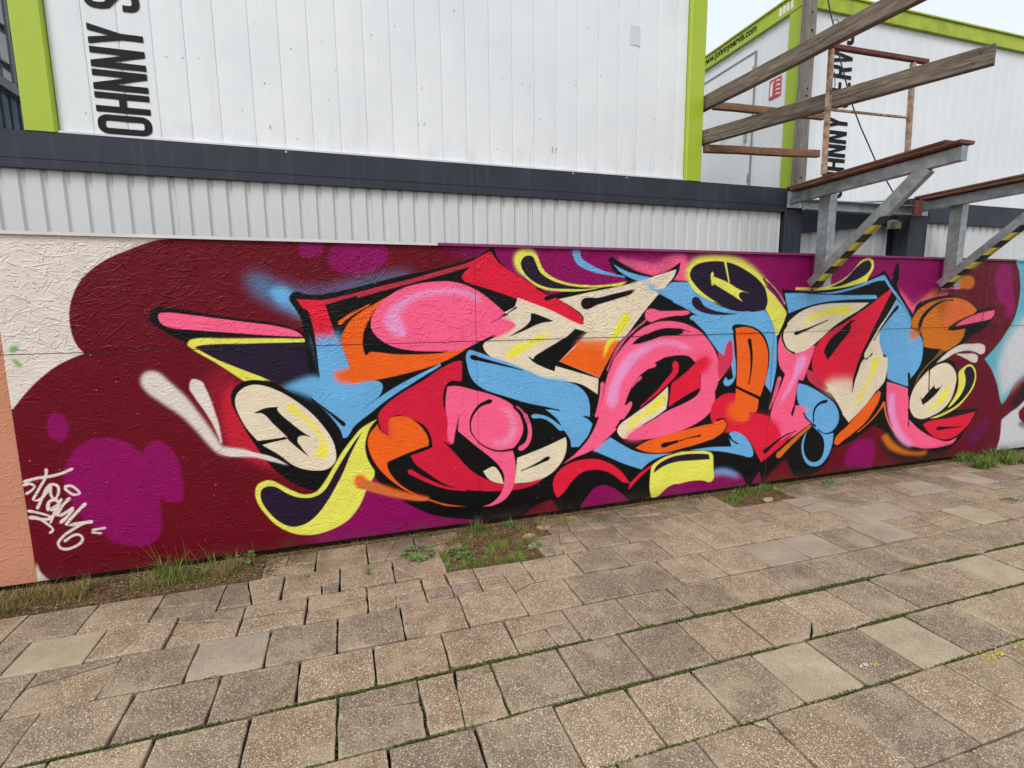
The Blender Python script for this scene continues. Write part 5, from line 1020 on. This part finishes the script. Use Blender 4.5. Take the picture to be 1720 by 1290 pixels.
# ================================================================ canopy brackets
def bracket(X, ysf, label, tip):
    t = thing('canopy_bracket', label, 'bracket', (X, 3.3, 1.65), 'galvanised canopy brackets with hazard tape')
    zb = 2.345; za = zb+.085; ax = X-.05
    a = MB(); a.beam((ax, ysf, zb+.042), (ax, tip, zb+.058), .050, .085, (1,0,0), .004); a.build('arm', m_galv, t)
    e = MB(); e.box((ax-.026, tip-.004, zb+.014), (ax+.026, tip-.0005, zb+.102)); e.build('end_plate', m_galv, t)
    p = MB(); p.box((X-.024, 3.225, 1.655), (X+.050, 3.330, zb+.084), bev=.004); p.build('post', m_galv, t)
    if X > 5:
        q = MB(); q.box((X-.026, 3.223, 1.632), (X+.052, 3.332, 1.654)); q.build('painted_foot', m_pink, t)
    bx = ax; A = Vector((bx, 3.315, 1.665)); B = Vector((bx, 2.50, 2.372)); d = (B-A)
    br = MB(); br.beam(A, B, .047, .095, (1,0,0), .003); bo = br.build('brace', m_galv, t)
    # hazard tape: alternating slanted bands laid round the lower half of the brace
    dn = d.normalized(); upv = Vector((1,0,0)).cross(dn).normalized()
    if upv.z > 0: upv = -upv
    L = d.length; n = 9; seg = L*.66/n; Hw = .0247; Ed = .0483
    for col in (0, 1):
        for k in range(n):
            if k % 2 != col: continue
            tp = MB()
            s0 = .02+k*seg; s1 = s0+seg; sk = -.030
            for off, wv in ((-Hw, 0), (Hw, 0)):
                q0 = A+dn*s0+Vector((off,0,0))+upv*Ed; q1 = A+dn*s1+Vector((off,0,0))+upv*Ed
                r1 = A+dn*(s1+sk)+Vector((off,0,0))+upv*.020; r0 = A+dn*(s0+sk)+Vector((off,0,0))+upv*.020
                tp.add([q0, q1, r1, r0], [(0,1,2,3)])
            l0 = A+dn*s0+Vector((-Hw,0,0))+upv*Ed; l1 = A+dn*s1+Vector((-Hw,0,0))+upv*Ed
            m0 = A+dn*s0+Vector((Hw,0,0))+upv*Ed; m1 = A+dn*s1+Vector((Hw,0,0))+upv*Ed
            tp.add([l0, l1, m1, m0], [(0,1,2,3)])
            tp.build('hazard_tape', (m_tape_k, m_tape_y)[col], bo)
    pl = MB(); pl.beam((ax-.012, ysf-.06, za+.016), (ax-.01, tip-.02, za+.032), .13, .020, (1,0,0), .004); pl.build('deck_board', m_rust, t)
    pl = MB(); pl.beam((ax+.03, ysf+.02, za+.048), (ax+.028, tip+.09, za+.064), .13, .020, (1,0,0), .004); pl.build('deck_board', m_rust, t)
    wp = MB(); wp.box((X-.09, ysf-.02, zb-.03), (X+.06, ysf+.0, zb+.10), bev=.003); wpo = wp.build('wall_plate', m_galv, t)
    for z in (zb+.0, zb+.07): wp = MB(); wp.tube([(X-.06, ysf-.021, z), (X-.06, ysf-.034, z)], .011, 6); wp.build('bolt', m_galv, wpo)
    return t
bracket(3.66, 3.585, 'galvanised canopy bracket with its whole arm in view, left of the two', 2.30)
bracket(5.15, 3.585, 'galvanised canopy bracket with a pink foot, cut off by the right picture edge', 2.28)
cb = thing('cross_beam', 'grey steel channel running level between the two dark cabin posts', 'beam', (4.4, 3.56, 2.3))
b = MB(); b.add([(x, y, z+.008*(x > 4)) for x in (3.72, 5.0) for y, z in ((3.50, 2.296), (3.57, 2.296), (3.57, 2.378), (3.50, 2.378), (3.50, 2.372), (3.562, 2.372), (3.562, 2.302), (3.50, 2.302))],
      [(i, (i+1) % 8, 8+(i+1) % 8, 8+i) for i in range(8)]+[tuple(range(7, -1, -1)), tuple(range(8, 16))])
b.build('channel', m_galv, cb)
b = MB(); b.box((4.93, 3.49, 2.29), (5.02, 3.50, 2.43)); b.build('end_bracket', m_rustred, cb)

# ---- loose timbers above
def timber(p, q, w, h, mat, label, side=(0,0,1), nails=True, cat='beam'):
    p, q = Vector(p), Vector(q); d = q-p; L = d.length
    o = thing('timber_beam', label, cat, p, 'timber beams above the cabins')
    rr = random.Random(int(L*1000)); N = 10; V = []; 
    up = Vector(side); sdv = d.cross(up).normalized(); up = sdv.cross(d).normalized()
    b = MB(); M_ = []
    for i in range(N+1):
        t = i/N; c_ = Vector((L*t, 0, 0)); jw = rr.uniform(-.0015, .0015); jh = rr.uniform(-.0025, .0025)
        bv = .005
        for (a, e) in ((-w/2+bv,-h/2),(w/2-bv,-h/2),(w/2,-h/2+bv),(w/2,h/2-bv),(w/2-bv,h/2),(-w/2+bv,h/2),(-w/2,h/2-bv),(-w/2,-h/2+bv)):
            M_.append((c_.x, a+jw, e+jh))
    Fc = [(i*8+k, i*8+(k+1) % 8, (i+1)*8+(k+1) % 8, (i+1)*8+k) for i in range(N) for k in range(8)]
    Fc += [tuple(range(7,-1,-1)), tuple(N*8+k for k in range(8))]
    b.add(M_, Fc)
    me = b.mesh('plank', mat); pl = bpy.data.objects.new('plank', me); C.objects.link(pl); pl.parent = o
    X_ = d.normalized(); Z_ = up; Y_ = Z_.cross(X_).normalized()
    pl.rotation_euler = Matrix((X_, Y_, Z_)).transposed().to_euler()
    for t_ in (.06, L*.47, L-.07):
        for e in (-.22, .22):
            nb = MB(); nb.tube([(t_+e*.06, sgn_*w*.5, e*h) for sgn_ in (-1.12, 1.12)], .0055, 6)
            no = bpy.data.objects.new('nail', nb.mesh('nail', m_cable)); C.objects.link(no); no.parent = pl
    return o
timber((2.752, 3.66, 3.065), (2.90, 1.55, 3.075), .045, .105, m_wood, 'long weathered plank running out of the top of the picture, topmost of the timbers')
timber((2.745, 3.66, 2.815), (3.405, 2.07, 2.83), .045, .105, m_wood, 'long weathered plank with a cut end at the right, below the topmost timber')
timber((2.755, 3.615, 2.727), (3.905, 3.615, 2.778), .04, .058, m_wooden, 'short brown batten, lowest of the timbers beside the lime green post')
timber((2.86, 3.665, 3.075), (3.98, 3.665, 3.10), .04, .055, m_wooden, 'short brown batten half hidden behind the two long planks')
wp = thing('timber_post', 'grey weathered timber post standing upright before the green container corner', 'post', (4.05, 3.95, 2.5))
b = MB(); rr = random.Random(8); V = []; N = 14
for i in range(N+1):
    z = 2.48+2.6*i/N; j = rr.uniform(-.003, .003)
    for (a, e) in ((-.040,-.045),(.040,-.045),(.046,-.038),(.046,.04),(.04,.045),(-.04,.045),(-.046,.04),(-.046,-.038)): V.append((4.052+a+j, 3.95+e+j, z))
b.add(V, [(i*8+k, i*8+(k+1) % 8, (i+1)*8+(k+1) % 8, (i+1)*8+k) for i in range(N) for k in range(8)]+[tuple(range(7,-1,-1)), tuple(N*8+k for k in range(8))])
b.build('post_shaft', m_woodz, wp)
for z in (2.66, 3.36, 3.42, 4.05, 3.9): b = MB(); b.tube([(4.03+rr.uniform(-.01,.03), 3.905, z), (4.04, 3.902, z+.003)], .009, 7); b.build('knot', m_cable, wp)
rf = thing('rusty_frame', 'rusty tube frame standing on the bracket, with a light post at each side', 'frame', (3.3, 2.7, 2.45))
b = MB(); b.beam((2.86, 2.70, 3.088), (3.79, 2.70, 3.104), .030, .028, (0,1,0), .003); b.build('top_bar', m_rustred, rf)
b = MB(); b.beam((2.962, 2.70, 3.072), (2.972, 2.70, 2.335), .030, .026, (0,1,0), .003); b.build('upright', m_rustpole, rf)
b = MB(); b.beam((3.665, 2.70, 3.082), (3.69, 2.70, 2.50), .030, .026, (0,1,0), .003); b.build('upright', m_rustpole, rf)
b = MB(); b.beam((2.988, 2.70, 2.725), (3.66, 2.70, 2.742), .014, .014, (0,1,0), .002); b.build('middle_bar', m_rustpole, rf)
b = MB(); b.tube([(2.95, 2.68, 2.80), (2.99, 2.68, 2.86), (3.0, 2.70, 2.95)], .003, 5); b.build('wire_tie', m_cable, rf)
cbl = thing('hanging_cable', 'thin dark cable sagging down past the planks to the canopy bracket', 'cable', (3.8, 3.5, 3))
b = MB(); pts = [(3.62,3.5,4.35),(3.74,3.5,3.97),(3.80,3.5,3.80),(3.853,3.5,3.70),(3.90,3.5,3.57),(3.95,3.5,3.45),(4.02,3.5,3.31),(4.11,3.5,3.14),(4.22,3.5,2.98),(4.33,3.5,2.84),(4.44,3.5,2.70),(4.60,3.5,2.54),(4.72,3.5,2.42)]
b.tube(pts, .0055, 6); b.build('cable_run', m_cable, cbl)
b = MB(); b.tube([(3.853+.032*math.cos(a_*.7), 3.49, 3.725+.032*math.sin(a_*.7)) for a_ in range(10)], .003, 5); b.build('cable_loop', m_cable, cbl)

# ================================================================ plants, moss, litter
def blades_mesh(name, mat, items, tones):
    """items: list of (root, tip direction, length, width, bend); each blade a tapered 3-segment strip"""
    V = []; Fc = []; T = []
    for (root, yaw, lean, ln, wd, bend), tn in zip(items, tones):
        o = len(V); px_, py_, pz_ = root; ca, sa = math.cos(yaw), math.sin(yaw); side = (-sa*wd/2, ca*wd/2)
        a = lean; x = y = 0.0; hx = 0.0; hz = 0.0; S = 4
        for s_ in range(S+1):
            k = 1-(s_/S)**1.6
            V.append((px_+ca*hx+side[0]*k, py_+sa*hx+side[1]*k, pz_+hz)); V.append((px_+ca*hx-side[0]*k, py_+sa*hx-side[1]*k, pz_+hz)); T += [tn, tn]
            hx += math.sin(a)*ln/S; hz += math.cos(a)*ln/S; a += bend/S
            hz = max(hz, .004)
        Fc += [(o+2*s_, o+2*s_+2, o+2*s_+3, o+2*s_+1) for s_ in range(S)]
    me = bpy.data.meshes.new(name); me.from_pydata(V, [], Fc); at = me.attributes.new('tone', 'FLOAT', 'POINT'); at.data.foreach_set('value', T)
    me.materials.append(mat); me.update(); return me
def tuft(name, label, x0, x1, y0, y1, n, ln, mat, group=None, lean=.5, bend=1.3, wd=.004, z=-.015, cat='grass', tone=(0,1), clumps=5, seed=1, toward=None):
    r = random.Random(seed); cl = [(r.uniform(x0, x1), r.uniform(y0, y1)) for _ in range(clumps)]
    it = []; tn = []
    for _ in range(n):
        c = r.choice(cl); sx_ = (x1-x0)/clumps*.5
        x = min(max(r.gauss(c[0], sx_), x0), x1); y = min(max(r.gauss(c[1], .022), y0-.02), y1)
        yaw = r.uniform(0, 2*math.pi) if toward is None else r.gauss(toward, 1.1)
        if y > 3.33: yaw = -abs(yaw % (2*math.pi) - math.pi)
        l_ = ln*r.uniform(.35, 1.15)
        it.append(((x, y, z), yaw, abs(r.gauss(0, lean)), l_, wd*r.uniform(.6, 1.3), r.uniform(.2, bend*1.4))); tn.append(r.uniform(*tone))
    me = blades_mesh(name, mat, it, tn); o = bpy.data.objects.new(name, me); C.objects.link(o)
    return tag(o, label, cat, group)
GR = 'grass tufts growing along the foot of the mural'
tuft('dry_grass_tuft', 'matted brown dry grass along the wall foot at the far left corner', -2.35, -1.42, 3.05, 3.26, 4200, .10, m_dry, GR, lean=1.35, bend=1.2, clumps=12, seed=2, tone=(0,.8), wd=.003)
tuft('grass_tuft', 'green grass tuft with long bent blades below the purple blob, left end of the wall', -1.10, -.80, 3.14, 3.32, 210, .22, m_green, GR, lean=1.1, bend=1.7, clumps=6, seed=3, wd=.004)
tuft('dry_grass_tuft', 'straw coloured flattened grass spreading right of the long bladed green tuft', -1.22, -.62, 3.14, 3.30, 1100, .12, m_dry, GR, lean=1.4, bend=1.2, clumps=10, seed=4, wd=.003)
tuft('grass_tuft', 'green and straw grass patch filling the gap of the missing slabs, below the black curve', .49, 1.0, 2.79, 3.05, 4600, .036, m_green, GR, lean=1.0, bend=.9, clumps=26, seed=5, tone=(.35,1), wd=.0035)
tuft('dry_grass_tuft', 'short dry grass mixed into the patch of missing slabs', .56, 1.22, 2.86, 3.30, 3600, .05, m_dry, GR, lean=1.0, bend=.9, clumps=18, seed=6, wd=.003)
tuft('grass_tuft', 'dark green upright tuft against the wall where the black curve touches the ground', .70, .84, 3.24, 3.35, 130, .13, m_green, GR, lean=.6, bend=1.2, clumps=3, seed=7, tone=(0,.6))
tuft('grass_tuft', 'small thin tuft against the wall right of the dark green upright one', 1.00, 1.08, 3.2, 3.3, 50, .09, m_weed, GR, lean=.4, bend=.8, clumps=2, seed=8, tone=(.3,1))
tuft('dry_grass_tuft', 'tangle of dry stems at the wall below the dark red triangle', 1.22, 1.55, 3.12, 3.34, 420, .08, m_dry, GR, lean=.8, bend=1.4, clumps=7, seed=9, wd=.0025)
tuft('grass_tuft', 'low weedy strip at the wall foot right of the yellow block', 2.55, 3.05, 3.12, 3.34, 800, .05, m_green, GR, lean=.9, bend=1.0, clumps=12, seed=10)
tuft('grass_tuft', 'green tuft at the wall foot under the small magenta triangle', 3.02, 3.45, 3.20, 3.36, 650, .07, m_green, GR, lean=.8, bend=1.2, clumps=8, seed=11)
tuft('grass_tuft', 'little weed sprouting under the light blue loop', 3.80, 3.98, 3.16, 3.30, 130, .07, m_weed, GR, lean=.6, bend=1.0, clumps=3, seed=12)
tuft('grass_tuft', 'big dense green grass tuft at the wall foot near the right picture edge', 5.50, 6.30, 3.02, 3.34, 2600, .13, m_green, GR, lean=.7, bend=1.4, clumps=16, seed=13, tone=(.1,1), wd=.0045)
tuft('grass_tuft', 'tiny tuft in a paving joint left of the broken slabs', -.33, -.28, 2.96, 3.0, 70, .035, m_green, GR, clumps=2, seed=14, z=-.01)
tuft('grass_tuft', 'sprigs in the joint beside the plate sized broken slabs', .015, .05, 2.92, 3.06, 70, .035, m_weed, GR, clumps=3, seed=15, z=-.01)
tuft('grass_tuft', 'small sprigs at the near corner of the missing slab gap', 1.08, 1.20, 2.78, 2.84, 120, .035, m_weed, GR, clumps=3, seed=16, z=-.01)
o = tuft('tall_grass', 'single tall thin dry grass stem standing left of the yellow curl', -.607, -.598, 3.27, 3.28, 3, .20, m_dry, None, lean=.05, bend=.15, clumps=1, seed=17, wd=.003)
o = tuft('grass_tuft', 'moss and grass tongue in a slab gap at the right picture edge', 4.62, 5.6, 2.44, 2.50, 900, .022, m_moss, GR, lean=.8, bend=.8, clumps=22, seed=18, z=-.008)
tuft('dry_grass_tuft', 'thin dry stems leaning out from under the board below the purple and yellow curl', -.55, .40, 3.30, 3.37, 260, .07, m_dry, GR, lean=1.0, bend=1.3, clumps=14, seed=21, wd=.002)
tuft('dry_grass_tuft', 'thin dry stems at the wall foot between the yellow block and the red heart shape', 1.6, 2.5, 3.28, 3.37, 260, .06, m_dry, GR, lean=1.0, bend=1.3, clumps=14, seed=22, wd=.002)
tuft('grass_tuft', 'sparse low green blades at the wall foot right of the light blue loop', 4.0, 5.4, 3.30, 3.37, 380, .045, m_green, GR, lean=.9, bend=1.1, clumps=16, seed=23, wd=.003)
tuft('grass_tuft', 'a few green blades poking through the matted dry grass at the far left corner', -2.0, -1.2, 3.10, 3.32, 90, .13, m_green, GR, lean=1.0, bend=1.5, clumps=9, seed=24, wd=.0035)
def leafy(name, label, x, y, n, size, rad, seed, h=.05, mat=m_weed):
    r = random.Random(seed); V = []; Fc = []; T = []
    for i in range(n):
        a = r.uniform(0, 2*math.pi); d = rad*math.sqrt(r.random()); cx_, cy_ = x+d*math.cos(a), y+d*math.sin(a); cz_ = h*(1-d/rad*.7)*r.uniform(.5, 1)-.01
        s_ = size*r.uniform(.6, 1.2); yaw = a+r.gauss(0, .6); tilt = r.uniform(.1, .6)
        ca, sa = math.cos(yaw), math.sin(yaw); o = len(V)
        prof = [(0, 0, 0), (.25, .34, .05), (.6, .42, .08), (1.0, 0, -.05), (.6, -.42, .08), (.25, -.34, .05), (.5, 0, -.04)]
        for u, w, z in prof:
            V.append((cx_+(ca*u-sa*w)*s_, cy_+(sa*u+ca*w)*s_, cz_+z*s_-math.sin(tilt)*u*s_*.5+.01)); T.append(min(1, max(0, r.gauss(.5, .2)+.1*u)))
        Fc += [(o, o+1, o+6), (o+1, o+2, o+6), (o+2, o+3, o+6), (o+3, o+4, o+6), (o+4, o+5, o+6), (o+5, o, o+6)]
    me = bpy.data.meshes.new(name); me.from_pydata(V, [], Fc); at = me.attributes.new('tone', 'FLOAT', 'POINT'); at.data.foreach_set('value', T); me.materials.append(mat)
    o = bpy.data.objects.new(name, me); C.objects.link(o); return tag(o, label, 'plant', 'small leafy weeds')
leafy('leafy_weed', 'round leaved weed rosette on the slabs left of the grassy gap', .345, 3.06, 46, .034, .085, 1)
leafy('leafy_weed', 'fresh green seedlings at the left edge of the grassy gap', .60, 2.98, 60, .022, .09, 2, h=.03)
leafy('leafy_weed', 'seedlings beside the loose stones right of the grassy gap', 1.06, 2.93, 30, .022, .05, 3, h=.04)
leafy('leafy_weed', 'single broad leaf weed against the board at the left end', -.66, 3.31, 6, .05, .05, 4, h=.06)
leafy('leafy_weed', 'small bright leaf plant at the wall foot under the red heart shape', 1.66, 3.17, 12, .022, .035, 5, h=.03)
# loose stones
def stone(x, y, s_, label, seed, mat=m_petal, zr=.4):
    r = random.Random(seed); n = 6; V = []; 
    P = [(math.cos(2*math.pi*i/n+r.uniform(-.3,.3))*s_*r.uniform(.7,1.1), math.sin(2*math.pi*i/n+r.uniform(-.3,.3))*s_*r.uniform(.5,.9)) for i in range(n)]
    V = [(a, c, -.02) for a, c in P]+[(a, c, s_*zr*.6) for a, c in P]+[(a*.8, c*.8, s_*zr+r.uniform(-.003,.003)) for a, c in P]
    Fc = [(i, (i+1) % n, n+(i+1) % n, n+i) for i in range(n)]+[(n+i, n+(i+1) % n, 2*n+(i+1) % n, 2*n+i) for i in range(n)]+[tuple(2*n+i for i in range(n))]
    b = MB(); b.add(V, Fc); o = b.build('loose_stone', mat, None, (x, y, -.02)); return tag(o, label, 'stone', 'loose stone pieces')
m_stone = flat_mat('pale_stone', L4(150,124,98), L4(190,164,134), .85, 18, bumpd=.003)
stone(1.075, 3.07, .055, 'pinkish pale stone lump at the back of the grassy gap', 1, m_stone, .6)
stone(1.10, 2.95, .085, 'flat broken slab piece tilted at the right of the grassy gap', 2, m_stone, .3)
stone(1.19, 2.87, .075, 'second broken slab piece nearest the joint, right of the grassy gap', 3, m_stone, .3)
stone(1.24, 3.20, .07, 'flat pale piece lying near the wall, right of the grassy gap', 4, m_stone, .25)
stone(3.10, 3.12, .07, 'pale flat fragment lying before the green tuft under the small magenta triangle', 5, m_stone, .2)
# scattered things nobody could count
def scatter(name, mat, n, fx, size, tone=(0,1), kind='stuff', flat=.5, seed=1):
    r = random.Random(seed); V = []; Fc = []; T = []
    for _ in range(n):
        x, y, z = fx(r); s_ = size*r.uniform(.4, 1.3); a = r.uniform(0, 6.28); e = r.uniform(.15, .6); o = len(V)
        c_, d_ = math.cos(a), math.sin(a); h = s_*flat*r.uniform(.1, 1)
        V += [(x-c_*s_, y-d_*s_, z), (x+d_*s_*e, y-c_*s_*e, z+h), (x+c_*s_, y+d_*s_, z+h*.3), (x-d_*s_*e, y+c_*s_*e, z+h*.7)]; t = r.uniform(*tone); T += [t]*4
        Fc += [(o, o+1, o+2), (o, o+2, o+3)]
    me = bpy.data.meshes.new(name); me.from_pydata(V, [], Fc); at = me.attributes.new('tone', 'FLOAT', 'POINT'); at.data.foreach_set('value', T); me.materials.append(mat)
    o = bpy.data.objects.new(name, me); C.objects.link(o); o['kind'] = kind; return o
def wall_foot(r): x = r.uniform(-2.6, 6.6); return (x, 3.37-abs(r.gauss(0, .10)), -.016+r.random()*.014)
scatter('wall_foot_litter', m_litter, 16000, wall_foot, .006, seed=3, tone=(0,.7))
def gapfill(r): return (r.uniform(.5, 1.3), r.uniform(2.8, 3.34), -.014+r.random()*.014)
scatter('gap_litter', m_litter, 6000, gapfill, .006, seed=4)
def leftfill(r): return (r.uniform(-2.3, -.45), r.uniform(3.05, 3.34), -.012+r.random()*.014)
scatter('left_litter', m_litter, 9000, leftfill, .007, seed=5)
b = MB(); 
for (x0, x1, y0, y1, zz) in ((-2.9,-.55,3.035,3.39,-.012),(.48,1.36,2.775,3.39,-.014),(-.55,.48,3.30,3.39,-.016),(1.36,9,3.30,3.39,-.016),(2.7,3.4,3.04,3.30,-.013)): b.add([(x0,y0,zz),(x1,y0,zz),(x1,y1,zz),(x0,y1,zz)], [(0,1,2,3)])
tag(b.build('bare_earth', m_soil), kind='structure')
def moss_fx(lines):
    tot = [w*(x1-x0) for (_, x0, x1, w, _) in lines]
    def f(r):
        y, x0, x1, w, sp_ = r.choices(lines, tot)[0]
        while True:
            x = r.uniform(x0, x1)
            if (math.sin(x*3.1+y*7)+math.sin(x*7.7+y)+math.sin(x*17+y*3))*.25+.55 > r.random(): break
        return (x, y+r.gauss(0, sp_), -.010+r.random()*.010)
    return f
scatter('joint_moss', m_moss, 38000, moss_fx([(1.961,.35,4.6,3,.0062),(1.961,-1.3,.35,1.6,.0045),(1.651,.9,3.6,1.2,.0045),(1.346,.6,3.0,.5,.004),(1.651,-.3,.9,.5,.003),(2.235,-1.3,-.4,.15,.003)]), .0055, seed=6, flat=1.0)
def cross_moss(r):
    x = r.choice((-.11,.20,.51,.34,.04,1.29,.98,.67)); return (x+r.gauss(0,.004), r.uniform(1.60,1.98) if r.random() < .6 else 1.96+r.gauss(0,.02), -.010+r.random()*.009)
scatter('cross_joint_moss', m_moss, 1600, cross_moss, .005, seed=7, flat=1.0)
def soilbits(r):
    ri = r.choice(ROWS[4:]); x = r.uniform(-2, 6); return (x, ri[0]+r.gauss(0, .006), .0+r.random()*.002)
scatter('joint_crumbs', m_litter, 500, soilbits, .003, seed=8, tone=(0,.5))
def chips(r): return (r.uniform(-1.8, 5), r.uniform(1.1, 3.2), .002)
scatter('white_chips', m_petal, 60, chips, .005, seed=9)
# worn yellow paint marks, thin flakes on the slabs at the lower right
ym = thing('yellow_paint_mark', 'worn flaking yellow paint line on the slabs near the lower right corner', 'paint mark', (2.9, 1.33, .003))
b = MB(); rr = random.Random(12)
for k in range(420):
    x = rr.uniform(2.50, 3.45); 
    if math.sin(x*23)+math.sin(x*51) < -.4: continue
    y = 1.318+rr.gauss(-.012, .014); s_ = rr.uniform(.002, .0075)
    a = rr.uniform(0, 6.28); z = .0075+rr.random()*.0006
    b.add([(x+math.cos(a+q)*s_*rr.uniform(.5,1.2), y+math.sin(a+q)*s_*rr.uniform(.4,1)*.8, z) for q in (0, 1.2, 2.4, 3.7, 5.0)], [(0,1,2,3,4)])
for k in range(16):
    x, y = 2.05+rr.gauss(0, .018), 1.425+rr.gauss(0, .006); s_ = rr.uniform(.0015, .004); a = rr.uniform(0, 6.28)
    b.add([(x+math.cos(a+q)*s_, y+math.sin(a+q)*s_*.7, .0045+rr.random()*.0006) for q in (0, 1.2, 2.4, 3.7, 5.0)], [(0,1,2,3,4)])
o = b.build('paint_flakes', m_yellowpaint, ym); o['kind'] = 'stuff'
wm = thing('white_paint_spots', 'small white paint splashes on a slab left of the yellow paint line', 'paint mark', (2.1, 1.4, .003))
b = MB()
for k in range(22):
    x, y = 2.0+rr.gauss(0, .014), 1.435+rr.gauss(0, .005); s_ = rr.uniform(.0015, .005); a = rr.uniform(0, 6.28)
    b.add([(x+math.cos(a+q)*s_, y+math.sin(a+q)*s_*.7, .005+rr.random()*.0006) for q in (0, 1.2, 2.4, 3.7, 5.0)], [(0,1,2,3,4)])
o = b.build('paint_flakes', m_petal, wm); o['kind'] = 'stuff'
